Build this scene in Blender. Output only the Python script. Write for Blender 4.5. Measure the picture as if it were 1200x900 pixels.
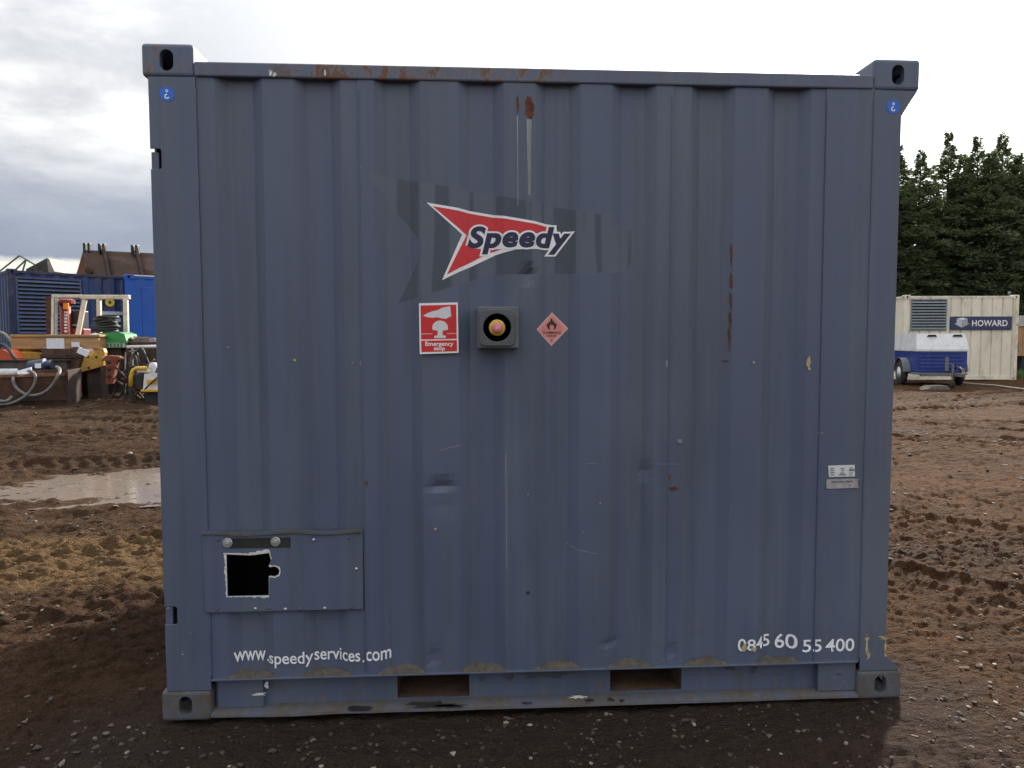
import bpy, bmesh, math, random
import numpy as np
from mathutils import Vector, Matrix, Euler
R = math.radians
random.seed(7)
scene = bpy.context.scene
C = scene.collection
for o in list(bpy.data.objects): bpy.data.objects.remove(o)

# ------------------------------------------------------------------ camera
F_PX = 850.0
CAM = Vector((-0.288, -2.828, 1.487))
YAW, PITCH, ROLL = R(3.37), R(-3.42), R(-0.11)
_f = Vector((math.sin(YAW)*math.cos(PITCH), math.cos(YAW)*math.cos(PITCH), math.sin(PITCH)))
_r0 = Vector((math.cos(YAW), -math.sin(YAW), 0)); _u0 = _r0.cross(_f)
CR = _r0*math.cos(ROLL)+_u0*math.sin(ROLL); CU = -_r0*math.sin(ROLL)+_u0*math.cos(ROLL)
cam = bpy.data.cameras.new('camera'); camo = bpy.data.objects.new('camera', cam); C.objects.link(camo)
cam.sensor_width = 36; cam.sensor_fit = 'HORIZONTAL'; cam.lens = F_PX/1200*36
cam.clip_start = .05; cam.clip_end = 5000
m3 = Matrix((CR, CU, -_f)).transposed()
camo.matrix_world = Matrix.Translation(CAM) @ m3.to_4x4()
scene.camera = camo
scene.render.resolution_x, scene.render.resolution_y = 1024, 768

def ray(px, py): return _f + CR*((px-600)/F_PX) + CU*((450-py)/F_PX)
def at(px, py, d): return CAM + ray(px, py)*d            # d = depth along the optical axis
def W(px, py, y=0.0):                                    # point of the container front (x, z)
    v = ray(px, py); t = (y-CAM.y)/v.y; p = CAM+v*t
    return p.x, p.z

# ------------------------------------------------------------------ sky and sun
SUN_DIR = ray(1050, -105).normalized()
SUN_EL = math.asin(SUN_DIR.z); SUN_AZ = math.atan2(SUN_DIR.x, SUN_DIR.y)
world = bpy.data.worlds.new('World'); scene.world = world; world.use_nodes = True
wt = world.node_tree; wt.nodes.clear()
def N(t, typ, **kw):
    n = t.nodes.new(typ)
    for k, v in kw.items(): setattr(n, k, v)
    return n
def setin(t, sock, v):
    if isinstance(v, bpy.types.NodeSocket): t.links.new(v, sock)
    else: sock.default_value = v
def M(t, op, a, b=0.0, clamp=False):
    n = N(t, 'ShaderNodeMath', operation=op, use_clamp=clamp); setin(t, n.inputs[0], a); setin(t, n.inputs[1], b); return n.outputs[0]
def VM(t, op, a, b=(0,0,0)):
    n = N(t, 'ShaderNodeVectorMath', operation=op); setin(t, n.inputs[0], a); setin(t, n.inputs[1], b)
    return n.outputs[1] if op in ('DOT_PRODUCT','LENGTH') else n.outputs[0]
def MIX(t, f, a, b, typ='RGBA', blend='MIX'):
    n = N(t, 'ShaderNodeMix', data_type=typ)
    if typ == 'RGBA': n.blend_type = blend; i = (6, 7, 2)
    else: i = (2, 3, 0)
    setin(t, n.inputs[0], f); setin(t, n.inputs[i[0]], a); setin(t, n.inputs[i[1]], b); return n.outputs[i[2]]
def NOISE(t, vec, scale, detail=4, rough=.55, dist=0):
    n = N(t, 'ShaderNodeTexNoise'); setin(t, n.inputs['Vector'], vec); n.inputs['Scale'].default_value = scale
    n.inputs['Detail'].default_value = detail; n.inputs['Roughness'].default_value = rough; n.inputs['Distortion'].default_value = dist
    return n.outputs[0]
def SS(t, v, a, b, lo=0.0, hi=1.0):
    n = N(t, 'ShaderNodeMapRange', interpolation_type='SMOOTHSTEP')
    for k, x in zip(range(5), (v, a, b, lo, hi)): setin(t, n.inputs[k], x)
    return n.outputs[0]
def SCALE(t, v, s): return VM(t, 'MULTIPLY', v, s)
def rgb(*c): return (c[0], c[1], c[2], 1.0)

sky = N(wt, 'ShaderNodeTexSky', sky_type='NISHITA', sun_disc=False)
sky.sun_elevation = SUN_EL; sky.sun_rotation = SUN_AZ; sky.air_density = 1.0; sky.dust_density = 1.5
geo = N(wt, 'ShaderNodeTexCoord').outputs['Generated']
dirv = VM(wt, 'NORMALIZE', geo)
sep = N(wt, 'ShaderNodeSeparateXYZ'); wt.links.new(dirv, sep.inputs[0])
elev = M(wt, 'MAXIMUM', sep.outputs[2], 0.0)
den = M(wt, 'ADD', elev, .22)
comb = N(wt, 'ShaderNodeCombineXYZ')
setin(wt, comb.inputs[0], M(wt, 'DIVIDE', sep.outputs[0], den)); setin(wt, comb.inputs[1], M(wt, 'DIVIDE', sep.outputs[1], den))
comb.inputs[2].default_value = 3.1
n1 = NOISE(wt, comb.outputs[0], .95, 6, .58, .35)
n2 = NOISE(wt, VM(wt, 'ADD', comb.outputs[0], (7.3, 2.2, 0)), 2.6, 6, .6, .3)
glow = VM(wt, 'DOT_PRODUCT', dirv, tuple(SUN_DIR))
glowc = M(wt, 'MAXIMUM', glow, 0.0)
g1 = M(wt, 'POWER', glowc, 9.0); g2 = M(wt, 'POWER', glowc, 45.0)
dens = M(wt, 'ADD', M(wt, 'MULTIPLY', n1, .65), M(wt, 'MULTIPLY', n2, .35))
thick = SS(wt, dens, .37, .57)                      # thin bright cloud -> thick grey cloud
cloud = MIX(wt, thick, rgb(8.4, 8.4, 8.3), rgb(4.0, 4.15, 4.5))
# low dark bank of cloud above a pale strip along the horizon
wob = M(wt, 'MULTIPLY', M(wt, 'SUBTRACT', n2, .5), .035)
el2 = M(wt, 'ADD', sep.outputs[2], wob)
bank = M(wt, 'MULTIPLY', SS(wt, el2, .088, .10), SS(wt, el2, .255, .115))
cloud = MIX(wt, M(wt, 'MULTIPLY', bank, .85), cloud, rgb(2.1, 2.6, 3.6))
strip = SS(wt, el2, .10, .085)
cloud = MIX(wt, strip, cloud, rgb(9.0, 8.8, 8.0))
cie = M(wt, 'MULTIPLY', M(wt, 'ADD', 1.0, M(wt, 'MULTIPLY', elev, 2.0)), .43)
cv = VM(wt, 'SCALE', cloud); wt.links.new(cie, cv.node.inputs['Scale']); cloud = cv
sunl = N(wt, 'ShaderNodeMix', data_type='RGBA', blend_type='ADD'); sunl.inputs[0].default_value = 1
gl = M(wt, 'ADD', M(wt, 'ADD', M(wt, 'MULTIPLY', M(wt, 'POWER', glowc, 4.0), 2.6), M(wt, 'MULTIPLY', g1, 7.0)), M(wt, 'MULTIPLY', g2, 14.0))
glcol = VM(wt, 'SCALE', (1.0, .985, .95)); wt.links.new(gl, glcol.node.inputs['Scale'])
wt.links.new(cloud, sunl.inputs[6]); wt.links.new(glcol, sunl.inputs[7])
cover = SS(wt, dens, .30, .42)
final = MIX(wt, M(wt, 'MAXIMUM', cover, SS(wt, sep.outputs[2], .3, .1)), sky.outputs[0], sunl.outputs[2])
bg = N(wt, 'ShaderNodeBackground'); bg.inputs['Strength'].default_value = .1
wt.links.new(final, bg.inputs[0]); wo = N(wt, 'ShaderNodeOutputWorld'); wt.links.new(bg.outputs[0], wo.inputs[0])

sl = bpy.data.lights.new('sun', 'SUN'); so = bpy.data.objects.new('sun', sl); C.objects.link(so)
sl.energy = 4.2; sl.angle = R(3.5); sl.color = (1.0, .93, .82)
so.rotation_euler = (-SUN_DIR).to_track_quat('-Z', 'Y').to_euler(); so.location = (4, 6, 8)

vs = scene.view_settings
vs.view_transform = 'Standard'; vs.look = 'None'; vs.exposure = 1.15; vs.gamma = 1.0; vs.use_curve_mapping = False
scene.render.engine = 'CYCLES'

# ------------------------------------------------------------------ helpers
MATS = {}
def pmat(name, col, rough=.55, metal=0.0, var=.25, scale=6.0, rust=0.0, rustcol=(.13,.055,.028), dirt=0.0, bump=.15, spec=.5, stretch=(1,1,1)):
    if name in MATS: return MATS[name]
    m = bpy.data.materials.new(name); m.use_nodes = True; t = m.node_tree
    b = t.nodes['Principled BSDF']; b.inputs['Metallic'].default_value = metal
    b.inputs['Specular IOR Level'].default_value = spec
    tc = SCALE(t, N(t, 'ShaderNodeTexCoord').outputs['Object'], stretch)
    n = NOISE(t, tc, scale, 6, .6); nf = NOISE(t, tc, scale*7, 4, .6)
    f = M(t, 'ADD', M(t, 'MULTIPLY', n, .65), M(t, 'MULTIPLY', nf, .35))
    lo = rgb(*[c*(1-var) for c in col]); hi = rgb(*[min(1, c*(1+var)) for c in col])
    c = MIX(t, SS(t, f, .3, .7), lo, hi); rg = rough
    if dirt > 0:
        nd = NOISE(t, tc, scale*.7+1.3, 8, .7); c = MIX(t, M(t, 'MULTIPLY', SS(t, nd, .45, .68), dirt), c, rgb(.12,.09,.065))
    if rust > 0:
        nr = NOISE(t, VM(t, 'ADD', tc, (3.3,1.7,9.1)), scale*1.6, 8, .7)
        k = SS(t, nr, .70-rust*.35, .76-rust*.35)
        rc = MIX(t, nf, rgb(*[x*.6 for x in rustcol]), rgb(*[x*1.6 for x in rustcol]))
        c = MIX(t, k, c, rc); rg = MIX(t, k, rough, .9, 'FLOAT')
    setin(t, b.inputs['Base Color'], c); setin(t, b.inputs['Roughness'], rg)
    if bump:
        bn = N(t, 'ShaderNodeBump'); bn.inputs['Strength'].default_value = bump; bn.inputs['Distance'].default_value = .01
        setin(t, bn.inputs['Height'], M(t, 'ADD', n, nf)); t.links.new(bn.outputs[0], b.inputs['Normal'])
    MATS[name] = m; return m

class MB:
    def __init__(s): s.v = []; s.f = []
    def add(s, vs, fs):
        k = len(s.v); s.v += [tuple(v) for v in vs]; s.f += [tuple(i+k for i in f) for f in fs]; return s
    def box(s, x0, x1, y0, y1, z0, z1, mtx=None, bev=0.0):
        b = min(bev, abs(x1-x0)*.3, abs(y1-y0)*.3, abs(z1-z0)*.3)
        if b > 0:
            bm = bmesh.new(); bmesh.ops.create_cube(bm, size=1)
            for v in bm.verts: v.co = Vector(((x0+x1)/2+v.co.x*(x1-x0), (y0+y1)/2+v.co.y*(y1-y0), (z0+z1)/2+v.co.z*(z1-z0)))
            bmesh.ops.bevel(bm, geom=bm.edges[:], offset=b, segments=2, affect='EDGES', profile=.5)
            bm.verts.index_update(); vs = [v.co.copy() for v in bm.verts]; fs = [[v.index for v in f.verts] for f in bm.faces]; bm.free()
        else:
            vs = [Vector(p) for p in ((x0,y0,z0),(x1,y0,z0),(x1,y1,z0),(x0,y1,z0),(x0,y0,z1),(x1,y0,z1),(x1,y1,z1),(x0,y1,z1))]
            fs = [(0,3,2,1),(4,5,6,7),(0,1,5,4),(1,2,6,5),(2,3,7,6),(3,0,4,7)]
        if mtx is not None: vs = [mtx @ v for v in vs]
        return s.add(vs, fs)
    def bar(s, a, b, w, h=None, up=Vector((0,0,1)), bev=0):
        a, b = Vector(a), Vector(b); h = h or w; d = b-a; L = d.length; z = d.normalized()
        x = z.cross(up)
        if x.length < 1e-3: x = z.cross(Vector((0,1,0)))
        x.normalize(); y = z.cross(x)
        m = Matrix((x, y, z)).transposed().to_4x4(); m.translation = a
        return s.box(-w/2, w/2, -h/2, h/2, 0, L, m, bev)
    def tube(s, pts, r, n=8, caps=True):
        pts = [Vector(p) for p in pts]; rs = r if isinstance(r, (list, tuple)) else [r]*len(pts)
        vs = []; prev = None
        for i, p in enumerate(pts):
            t = (pts[min(i+1, len(pts)-1)]-pts[max(i-1, 0)]).normalized()
            if prev is None:
                u = t.cross(Vector((0,0,1)));
                if u.length < .05: u = t.cross(Vector((1,0,0)))
            else: u = prev - t*prev.dot(t)
            u.normalize(); prev = u; w = t.cross(u)
            for k in range(n):
                a = 2*math.pi*k/n; vs.append(p+(u*math.cos(a)+w*math.sin(a))*rs[i])
        fs = []
        for i in range(len(pts)-1):
            for k in range(n):
                a = i*n+k; b = i*n+(k+1) % n; fs.append((a, a+n, b+n, b))
        if caps: fs.append(tuple(range(n))); fs.append(tuple(reversed(range((len(pts)-1)*n, len(pts)*n))))
        return s.add(vs, fs)
    def lathe(s, prof, origin, axis=(0,0,1), n=20, caps=True):
        ax = Vector(axis).normalized(); u = ax.orthogonal().normalized(); w = ax.cross(u); o = Vector(origin); vs = []; fs = []
        for (r, h) in prof:
            for k in range(n):
                a = 2*math.pi*k/n; vs.append(o+ax*h+(u*math.cos(a)+w*math.sin(a))*r)
        for i in range(len(prof)-1):
            for k in range(n):
                a = i*n+k; b = i*n+(k+1) % n; fs.append((a, b, b+n, a+n))
        if caps: fs.append(tuple(reversed(range(n)))); fs.append(tuple(range((len(prof)-1)*n, len(prof)*n)))
        return s.add(vs, fs)
    def prism(s, pts, y0, y1):          # outline in xz, extruded along y
        n = len(pts)
        ar = sum(pts[i][0]*pts[(i+1) % n][1]-pts[(i+1) % n][0]*pts[i][1] for i in range(n))
        if ar < 0: pts = pts[::-1]
        vs = [(x, y0, z) for x, z in pts]+[(x, y1, z) for x, z in pts]
        fs = [tuple(range(n)), tuple(reversed(range(n, 2*n)))]+[(i, i+n, (i+1) % n+n, (i+1) % n) for i in range(n)]
        return s.add(vs, fs)
    def mesh(s, name, off=None):
        me = bpy.data.meshes.new(name)
        vs = s.v if off is None else [(v[0]-off[0], v[1]-off[1], v[2]-off[2]) for v in s.v]
        me.from_pydata(vs, [], s.f); me.update(); return me

def tag(o, label=None, cat=None, group=None, kind=None):
    for k, v in (('label', label), ('category', cat), ('group', group), ('kind', kind)):
        if v: o[k] = v
    return o
def link(name, me, mat, parent=None, smooth=False):
    o = bpy.data.objects.new(name, me); C.objects.link(o)
    if mat is not None:
        me.materials.clear(); me.materials.append(mat)
    if parent is not None: o.parent = parent
    if smooth:
        for p in me.polygons: p.use_smooth = True
    return o
def absloc(p):
    v = Vector((0,0,0))
    while p is not None: v += p.location; p = p.parent
    return v
def part(name, mb, mat, parent, smooth=False, local=False):
    off = None
    if not local: off = absloc(parent)
    return link(name, mb.mesh(name, off), mat, parent, smooth)
def thing(name, label, cat, loc=(0,0,0), rotz=0.0, group=None):
    o = bpy.data.objects.new(name, None); C.objects.link(o); o.location = loc; o.rotation_euler = (0,0,rotz); o.empty_display_size = .2
    return tag(o, label, cat, group)

def curve_mesh(splines, extrude=0.0, name='m', bevel=0.0):
    cu = bpy.data.curves.new(name, 'CURVE'); cu.dimensions = '2D'; cu.fill_mode = 'BOTH'; cu.extrude = extrude
    if bevel: cu.bevel_depth = bevel; cu.bevel_resolution = 1; cu.offset = -bevel
    for pts in splines:
        sp = cu.splines.new('POLY'); sp.points.add(len(pts)-1)
        for p, q in zip(sp.points, pts): p.co = (q[0], q[1], 0, 1)
        sp.use_cyclic_u = True
    return conv(cu, name)
def text_mesh(s, offset=0.0, shear=0.0, name='text', space=1.0):
    cu = bpy.data.curves.new(name, 'FONT'); cu.body = s; cu.size = 1; cu.offset = offset; cu.shear = shear; cu.fill_mode = 'FRONT'
    cu.resolution_u = 6; cu.space_character = space
    return conv(cu, name)
def conv(cu, name):
    o = bpy.data.objects.new('tmp', cu); C.objects.link(o)
    dg = bpy.context.evaluated_depsgraph_get(); dg.update()
    me = bpy.data.meshes.new_from_object(o.evaluated_get(dg)); me.name = name
    bpy.data.objects.remove(o); bpy.data.curves.remove(cu); return me
def upright(me, y):                     # curve xy -> wall xz, facing -y
    for v in me.vertices: v.co = (v.co.x, y-v.co.z, v.co.y)
    return me
def plate(splines, th, yfront, name='plate', bevel=0.0):
    return upright(curve_mesh(splines, th/2-(bevel if bevel else 0), name, bevel), yfront+th/2)
def stadium(cx, cy, w, h, n=8):
    r = min(w, h)/2; pts = []
    for k in range(4):
        a0 = k*math.pi/2; sx = 1 if k in (0, 3) else -1; sy = 1 if k < 2 else -1
        for i in range(n+1):
            a = a0+math.pi/2*i/n; pts.append((cx+sx*(w/2-r)+r*math.cos(a), cy+sy*(h/2-r)+r*math.sin(a)))
    return pts
def circ(cx, cy, r, n=24): return [(cx+r*math.cos(2*math.pi*k/n), cy+r*math.sin(2*math.pi*k/n)) for k in range(n)]
def rrect(x0, z0, x1, z1, r, n=5):
    pts = []
    for cx, cz, a0 in ((x1-r, z1-r, 0), (x0+r, z1-r, 90), (x0+r, z0+r, 180), (x1-r, z0+r, 270)):
        for i in range(n+1):
            a = R(a0+90*i/n); pts.append((cx+r*math.cos(a), cz+r*math.sin(a)))
    return pts
def fit(me, x0, x1, z0, z1, use=None):  # scale a flat curve mesh (xy) into a rectangle
    xs = [v.co.x for v in me.vertices]; ys = [v.co.y for v in me.vertices]
    bx = use or (min(xs), max(xs), min(ys), max(ys))
    for v in me.vertices:
        v.co.x = x0+(v.co.x-bx[0])/(bx[1]-bx[0])*(x1-x0); v.co.y = z0+(v.co.y-bx[2])/(bx[3]-bx[2])*(z1-z0)
    return bx

# vectorised value noise
def _hash(ix, iy, seed):
    h = (ix.astype(np.int64)*374761393+iy.astype(np.int64)*668265263+seed*982451653) & 0x7fffffff
    h = ((h ^ (h >> 13))*1274126177) & 0x7fffffff
    return ((h ^ (h >> 16)) & 0xffffff)/float(0xffffff)
def vnoise(x, y, seed=0):
    ix = np.floor(x); iy = np.floor(y); fx = x-ix; fy = y-iy
    u = fx*fx*fx*(fx*(fx*6-15)+10); v = fy*fy*fy*(fy*(fy*6-15)+10)
    a = _hash(ix, iy, seed); b = _hash(ix+1, iy, seed); c = _hash(ix, iy+1, seed); d = _hash(ix+1, iy+1, seed)
    return (a*(1-u)+b*u)*(1-v)+(c*(1-u)+d*u)*v-.5
def fbm(x, y, seed=0, oct=4, g=.5):
    s = 0; a = 1.0
    for k in range(oct): s = s+a*vnoise(x, y, seed+k*17); x = x*2.03+3.1; y = y*2.03-1.7; a *= g
    return s
def sstep(x, a, b):
    t = np.clip((x-a)/(b-a), 0, 1); return t*t*(3-2*t)

# ------------------------------------------------------------------ ground
def zbase(x, y):
    amp = .45+(.25-.45)*sstep(x, -4.0, 4.0)
    return amp*sstep(y, 0.5, 11.0)
def on_ground(px, py):
    v = ray(px, py); lo, hi = 1.0, 60.0
    for _ in range(50):
        mid = (lo+hi)/2; p = CAM+v*mid
        if p.z > float(zbase(np.float64(p.x), np.float64(p.y))): lo = mid
        else: hi = mid
    return CAM+v*lo
pud_a = on_ground(120, 570); pud_b = on_ground(196, 590)
PUD = [(pud_a.x+.3, pud_a.y+.2, 1.5, .95, .08)]
PZ = float(zbase(np.float64(pud_a.x), np.float64(pud_a.y)))-.012
TRACKS = [(-5.0, 6.2, .35, .17), (-3.6, 3.0, .62, .16), (6.5, 7.0, 2.62, .17), (3.2, 2.0, 2.3, .15), (-8.0, 9.0, -.12, .18), (9.0, 11.0, .1, .18)]
def ground_h(x, y):
    z = zbase(x, y)
    foot = np.maximum(np.maximum(np.abs(x)-1.55, 0), np.maximum(np.maximum(-.05-y, y-2.5), 0))
    k = .38+.62*sstep(foot, 0.0, .55)                 # trodden flat beside the container
    k2 = np.where(x < 0, 1.0, .8)*k
    far = 1-sstep(y, 20, 40)
    xr = x*.94+y*.34; yr = -x*.34+y*.94
    rut = 1-2*np.abs(fbm(xr*.55, yr*2.2, 3, 2))
    d = .030*fbm(x*.8, y*.9, 1, 3)+.030*(rut-.75)*k2
    clod = .45*fbm(xr*4.5, yr*8.0, 11, 3, .5)+.55*fbm(xr*10, yr*19, 13, 3, .65)
    lump = 1-2*np.abs(fbm(xr*21, yr*36, 83, 2, .6))
    d = d+(.040+.022*sstep(fbm(x*.9, y*.9, 61, 2), -.1, .3))*clod*k2+.0105*(lump-.6)*k2+.014*fbm(xr*24, yr*34, 23, 3, .7)*(.4+.6*k2)
    for (x0, y0, ang, wd) in TRACKS:
        ca, sa = math.cos(ang), math.sin(ang); al = (x-x0)*ca+(y-y0)*sa; ac = -(x-x0)*sa+(y-y0)*ca+.18*np.sin(al*.45+x0)
        for off in (-.85, .85):
            e = np.abs(ac-off); m_ = 1-sstep(e, wd*.75, wd)
            lug = sstep(np.sin(al*2*math.pi/.16+np.sign(ac-off)*np.abs(ac-off)*9), -.2, .5)
            d = d-m_*(.030-.026*lug)*k*(.6+.8*sstep(fbm(al*.7, ac, 51, 2), -.2, .25))+.020*np.exp(-((e-wd*1.12)/.06)**2)*k
    d = d*far
    for (cx, cy, a, b, ang) in PUD:
        dx = x-cx; dy = y-cy; u = (dx*math.cos(ang)+dy*math.sin(ang))/a; v = (-dx*math.sin(ang)+dy*math.cos(ang))/b
        q = np.sqrt(u*u+v*v)+.35*fbm(x*2.3, y*4.0, 41, 3)
        w = 1-sstep(q, .9, 1.5)
        z = z*(1-w)+(PZ-.026)*w
        rim = np.exp(-((q-1.12)/.14)**2)
        d = d*(1-.5*w)+.034*rim*np.clip(.75+1.0*fbm(x*3.1, y*3.7, 91, 3), .35, 1.4)
    d = d-.012*(1-sstep(foot, 0, .25))
    return z+d
def axis(stops):
    out = []
    for (a, b, s) in stops: out += list(np.arange(a, b-1e-6, s))
    return out
gx = np.array([-900, -400, -180, -90, -50]+axis([(-34, -12, .5), (-12, -5.5, .055), (-5.5, -3.6, .024), (-3.6, 3.4, .0145), (3.4, 4.6, .024), (4.6, 18, .06), (18, 40, .5)])+[40, 50, 90, 180, 400, 900])
gy = np.array([-900, -300, -100, -40, -15, -8]+axis([(-5, -2.2, .2), (-2.2, -1.3, .05), (-1.3, 2.4, .0135), (2.4, 3.0, .017), (3.0, 7.5, .026), (7.5, 14, .05), (14, 26, .12), (26, 60, 1.2)])+[60, 80, 120, 200, 400, 900])
def grid_mesh(name, gx, gy, fz):
    X, Y = np.meshgrid(gx, gy); Z = fz(X, Y); nx, ny = len(gx), len(gy)
    me = bpy.data.meshes.new(name); co = np.stack([X, Y, Z], -1).reshape(-1).astype(np.float32)
    i = (np.arange(ny-1)[:, None]*nx+np.arange(nx-1)[None, :]).reshape(-1)
    q = np.stack([i, i+1, i+1+nx, i+nx], 1).astype(np.int32)
    me.vertices.add(nx*ny); me.vertices.foreach_set('co', co)
    me.loops.add(q.size); me.loops.foreach_set('vertex_index', q.reshape(-1))
    me.polygons.add(len(q)); me.polygons.foreach_set('loop_start', np.arange(0, q.size, 4, dtype=np.int32))
    me.polygons.foreach_set('use_smooth', np.ones(len(q), bool))
    me.update(calc_edges=True); return me

def ground_mat():
    m = bpy.data.materials.new('mud'); m.use_nodes = True; t = m.node_tree; b = t.nodes['Principled BSDF']
    p = N(t, 'ShaderNodeTexCoord').outputs['Object']
    xyz = N(t, 'ShaderNodeSeparateXYZ'); t.links.new(p, xyz.inputs[0]); x, y = xyz.outputs[0], xyz.outputs[1]
    st = SCALE(t, p, (.55, 1.5, 1))
    big = NOISE(t, st, .55, 5, .6, .4); mid = NOISE(t, st, 3.2, 6, .65, .3); fine = NOISE(t, p, 26, 6, .7); grain = NOISE(t, p, 120, 3, .7); sliv = NOISE(t, SCALE(t, p, (.55, 1.35, 1)), 34, 4, .65)
    f = M(t, 'ADD', M(t, 'ADD', M(t, 'MULTIPLY', big, .40), M(t, 'MULTIPLY', mid, .35)), M(t, 'MULTIPLY', fine, .25))
    dark, brown, pale = rgb(.021,.0138,.0102), rgb(.064,.038,.0235), rgb(.098,.063,.040)
    c = MIX(t, SS(t, f, .36, .52), dark, brown); c = MIX(t, SS(t, f, .52, .68), c, pale)
    red = MIX(t, SS(t, f, .33, .62), rgb(.026,.0132,.0076), rgb(.104,.054,.028))
    c = MIX(t, M(t, 'MULTIPLY', SS(t, x, .3, 2.0), .95), c, red)                 # the right of the yard is redder and drier
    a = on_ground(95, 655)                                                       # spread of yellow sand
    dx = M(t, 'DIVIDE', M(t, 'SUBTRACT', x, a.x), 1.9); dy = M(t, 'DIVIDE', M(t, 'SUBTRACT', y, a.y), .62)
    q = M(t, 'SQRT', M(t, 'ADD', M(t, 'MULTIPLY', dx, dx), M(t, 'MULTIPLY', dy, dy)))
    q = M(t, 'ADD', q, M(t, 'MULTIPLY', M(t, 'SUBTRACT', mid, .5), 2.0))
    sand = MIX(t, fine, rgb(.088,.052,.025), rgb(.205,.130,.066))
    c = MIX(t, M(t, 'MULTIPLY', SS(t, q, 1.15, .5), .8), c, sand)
    # pale silt round the puddle, wet sky glare put into its colour
    dx = M(t, 'DIVIDE', M(t, 'SUBTRACT', x, PUD[0][0]), 1.4); dy = M(t, 'DIVIDE', M(t, 'SUBTRACT', y, PUD[0][1]), .75)
    q = M(t, 'ADD', M(t, 'SQRT', M(t, 'ADD', M(t, 'MULTIPLY', dx, dx), M(t, 'MULTIPLY', dy, dy))), M(t, 'MULTIPLY', M(t, 'SUBTRACT', mid, .5), 2.2))
    c = MIX(t, M(t, 'MULTIPLY', SS(t, q, 1.05, .6), .75), c, rgb(.21,.182,.162))
    # shade in front of the container put into the ground colour
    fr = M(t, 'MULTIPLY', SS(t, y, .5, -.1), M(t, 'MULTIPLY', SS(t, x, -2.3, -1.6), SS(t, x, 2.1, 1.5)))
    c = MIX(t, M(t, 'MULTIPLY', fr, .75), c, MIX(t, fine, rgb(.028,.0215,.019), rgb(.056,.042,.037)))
    c = MIX(t, .35, c, MIX(t, 1.0, c, MIX(t, SS(t, grain, .35, .65), rgb(.45,.45,.45), rgb(1.5,1.5,1.5)), blend='MULTIPLY'))
    setin(t, b.inputs['Base Color'], c); setin(t, b.inputs['Roughness'], SS(t, f, .36, .52, .80, .97))
    b.inputs['Specular IOR Level'].default_value = .06
    bn = N(t, 'ShaderNodeBump'); bn.inputs['Strength'].default_value = 1.0; bn.inputs['Distance'].default_value = .055
    setin(t, bn.inputs['Height'], M(t, 'ADD', M(t, 'MULTIPLY', fine, .35), M(t, 'ADD', M(t, 'MULTIPLY', sliv, 1.0), M(t, 'MULTIPLY', grain, .25)))); t.links.new(bn.outputs[0], b.inputs['Normal'])
    return m
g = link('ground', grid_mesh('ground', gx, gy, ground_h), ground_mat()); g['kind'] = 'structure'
GH = lambda x, y: float(ground_h(np.array([x], float), np.array([y], float))[0])

# puddle: murky water lying in the hollow
m = bpy.data.materials.new('murky_water'); m.use_nodes = True; t = m.node_tree; b = t.nodes['Principled BSDF']
b.inputs['Base Color'].default_value = rgb(.15,.12,.10); b.inputs['Roughness'].default_value = .12; b.inputs['IOR'].default_value = 1.33
b.inputs['Specular IOR Level'].default_value = .7
bn = N(t, 'ShaderNodeBump'); bn.inputs['Strength'].default_value = .12; bn.inputs['Distance'].default_value = .01
setin(t, bn.inputs['Height'], NOISE(t, N(t, 'ShaderNodeTexCoord').outputs['Object'], 9, 4)); t.links.new(bn.outputs[0], b.inputs['Normal'])
for (cx, cy, a, bb, ang) in PUD:
    pts = [(cx+1.08*(a*math.cos(k/40*6.283)*math.cos(ang)-bb*math.sin(k/40*6.283)*math.sin(ang)), cy+1.08*(a*math.cos(k/40*6.283)*math.sin(ang)+bb*math.sin(k/40*6.283)*math.cos(ang))) for k in range(40)]
    mb = MB(); mb.add([(x, y, PZ-.018) for x, y in pts], [tuple(range(40))])
    o = link('puddle', mb.mesh('puddle'), m); o['kind'] = 'structure'

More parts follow.
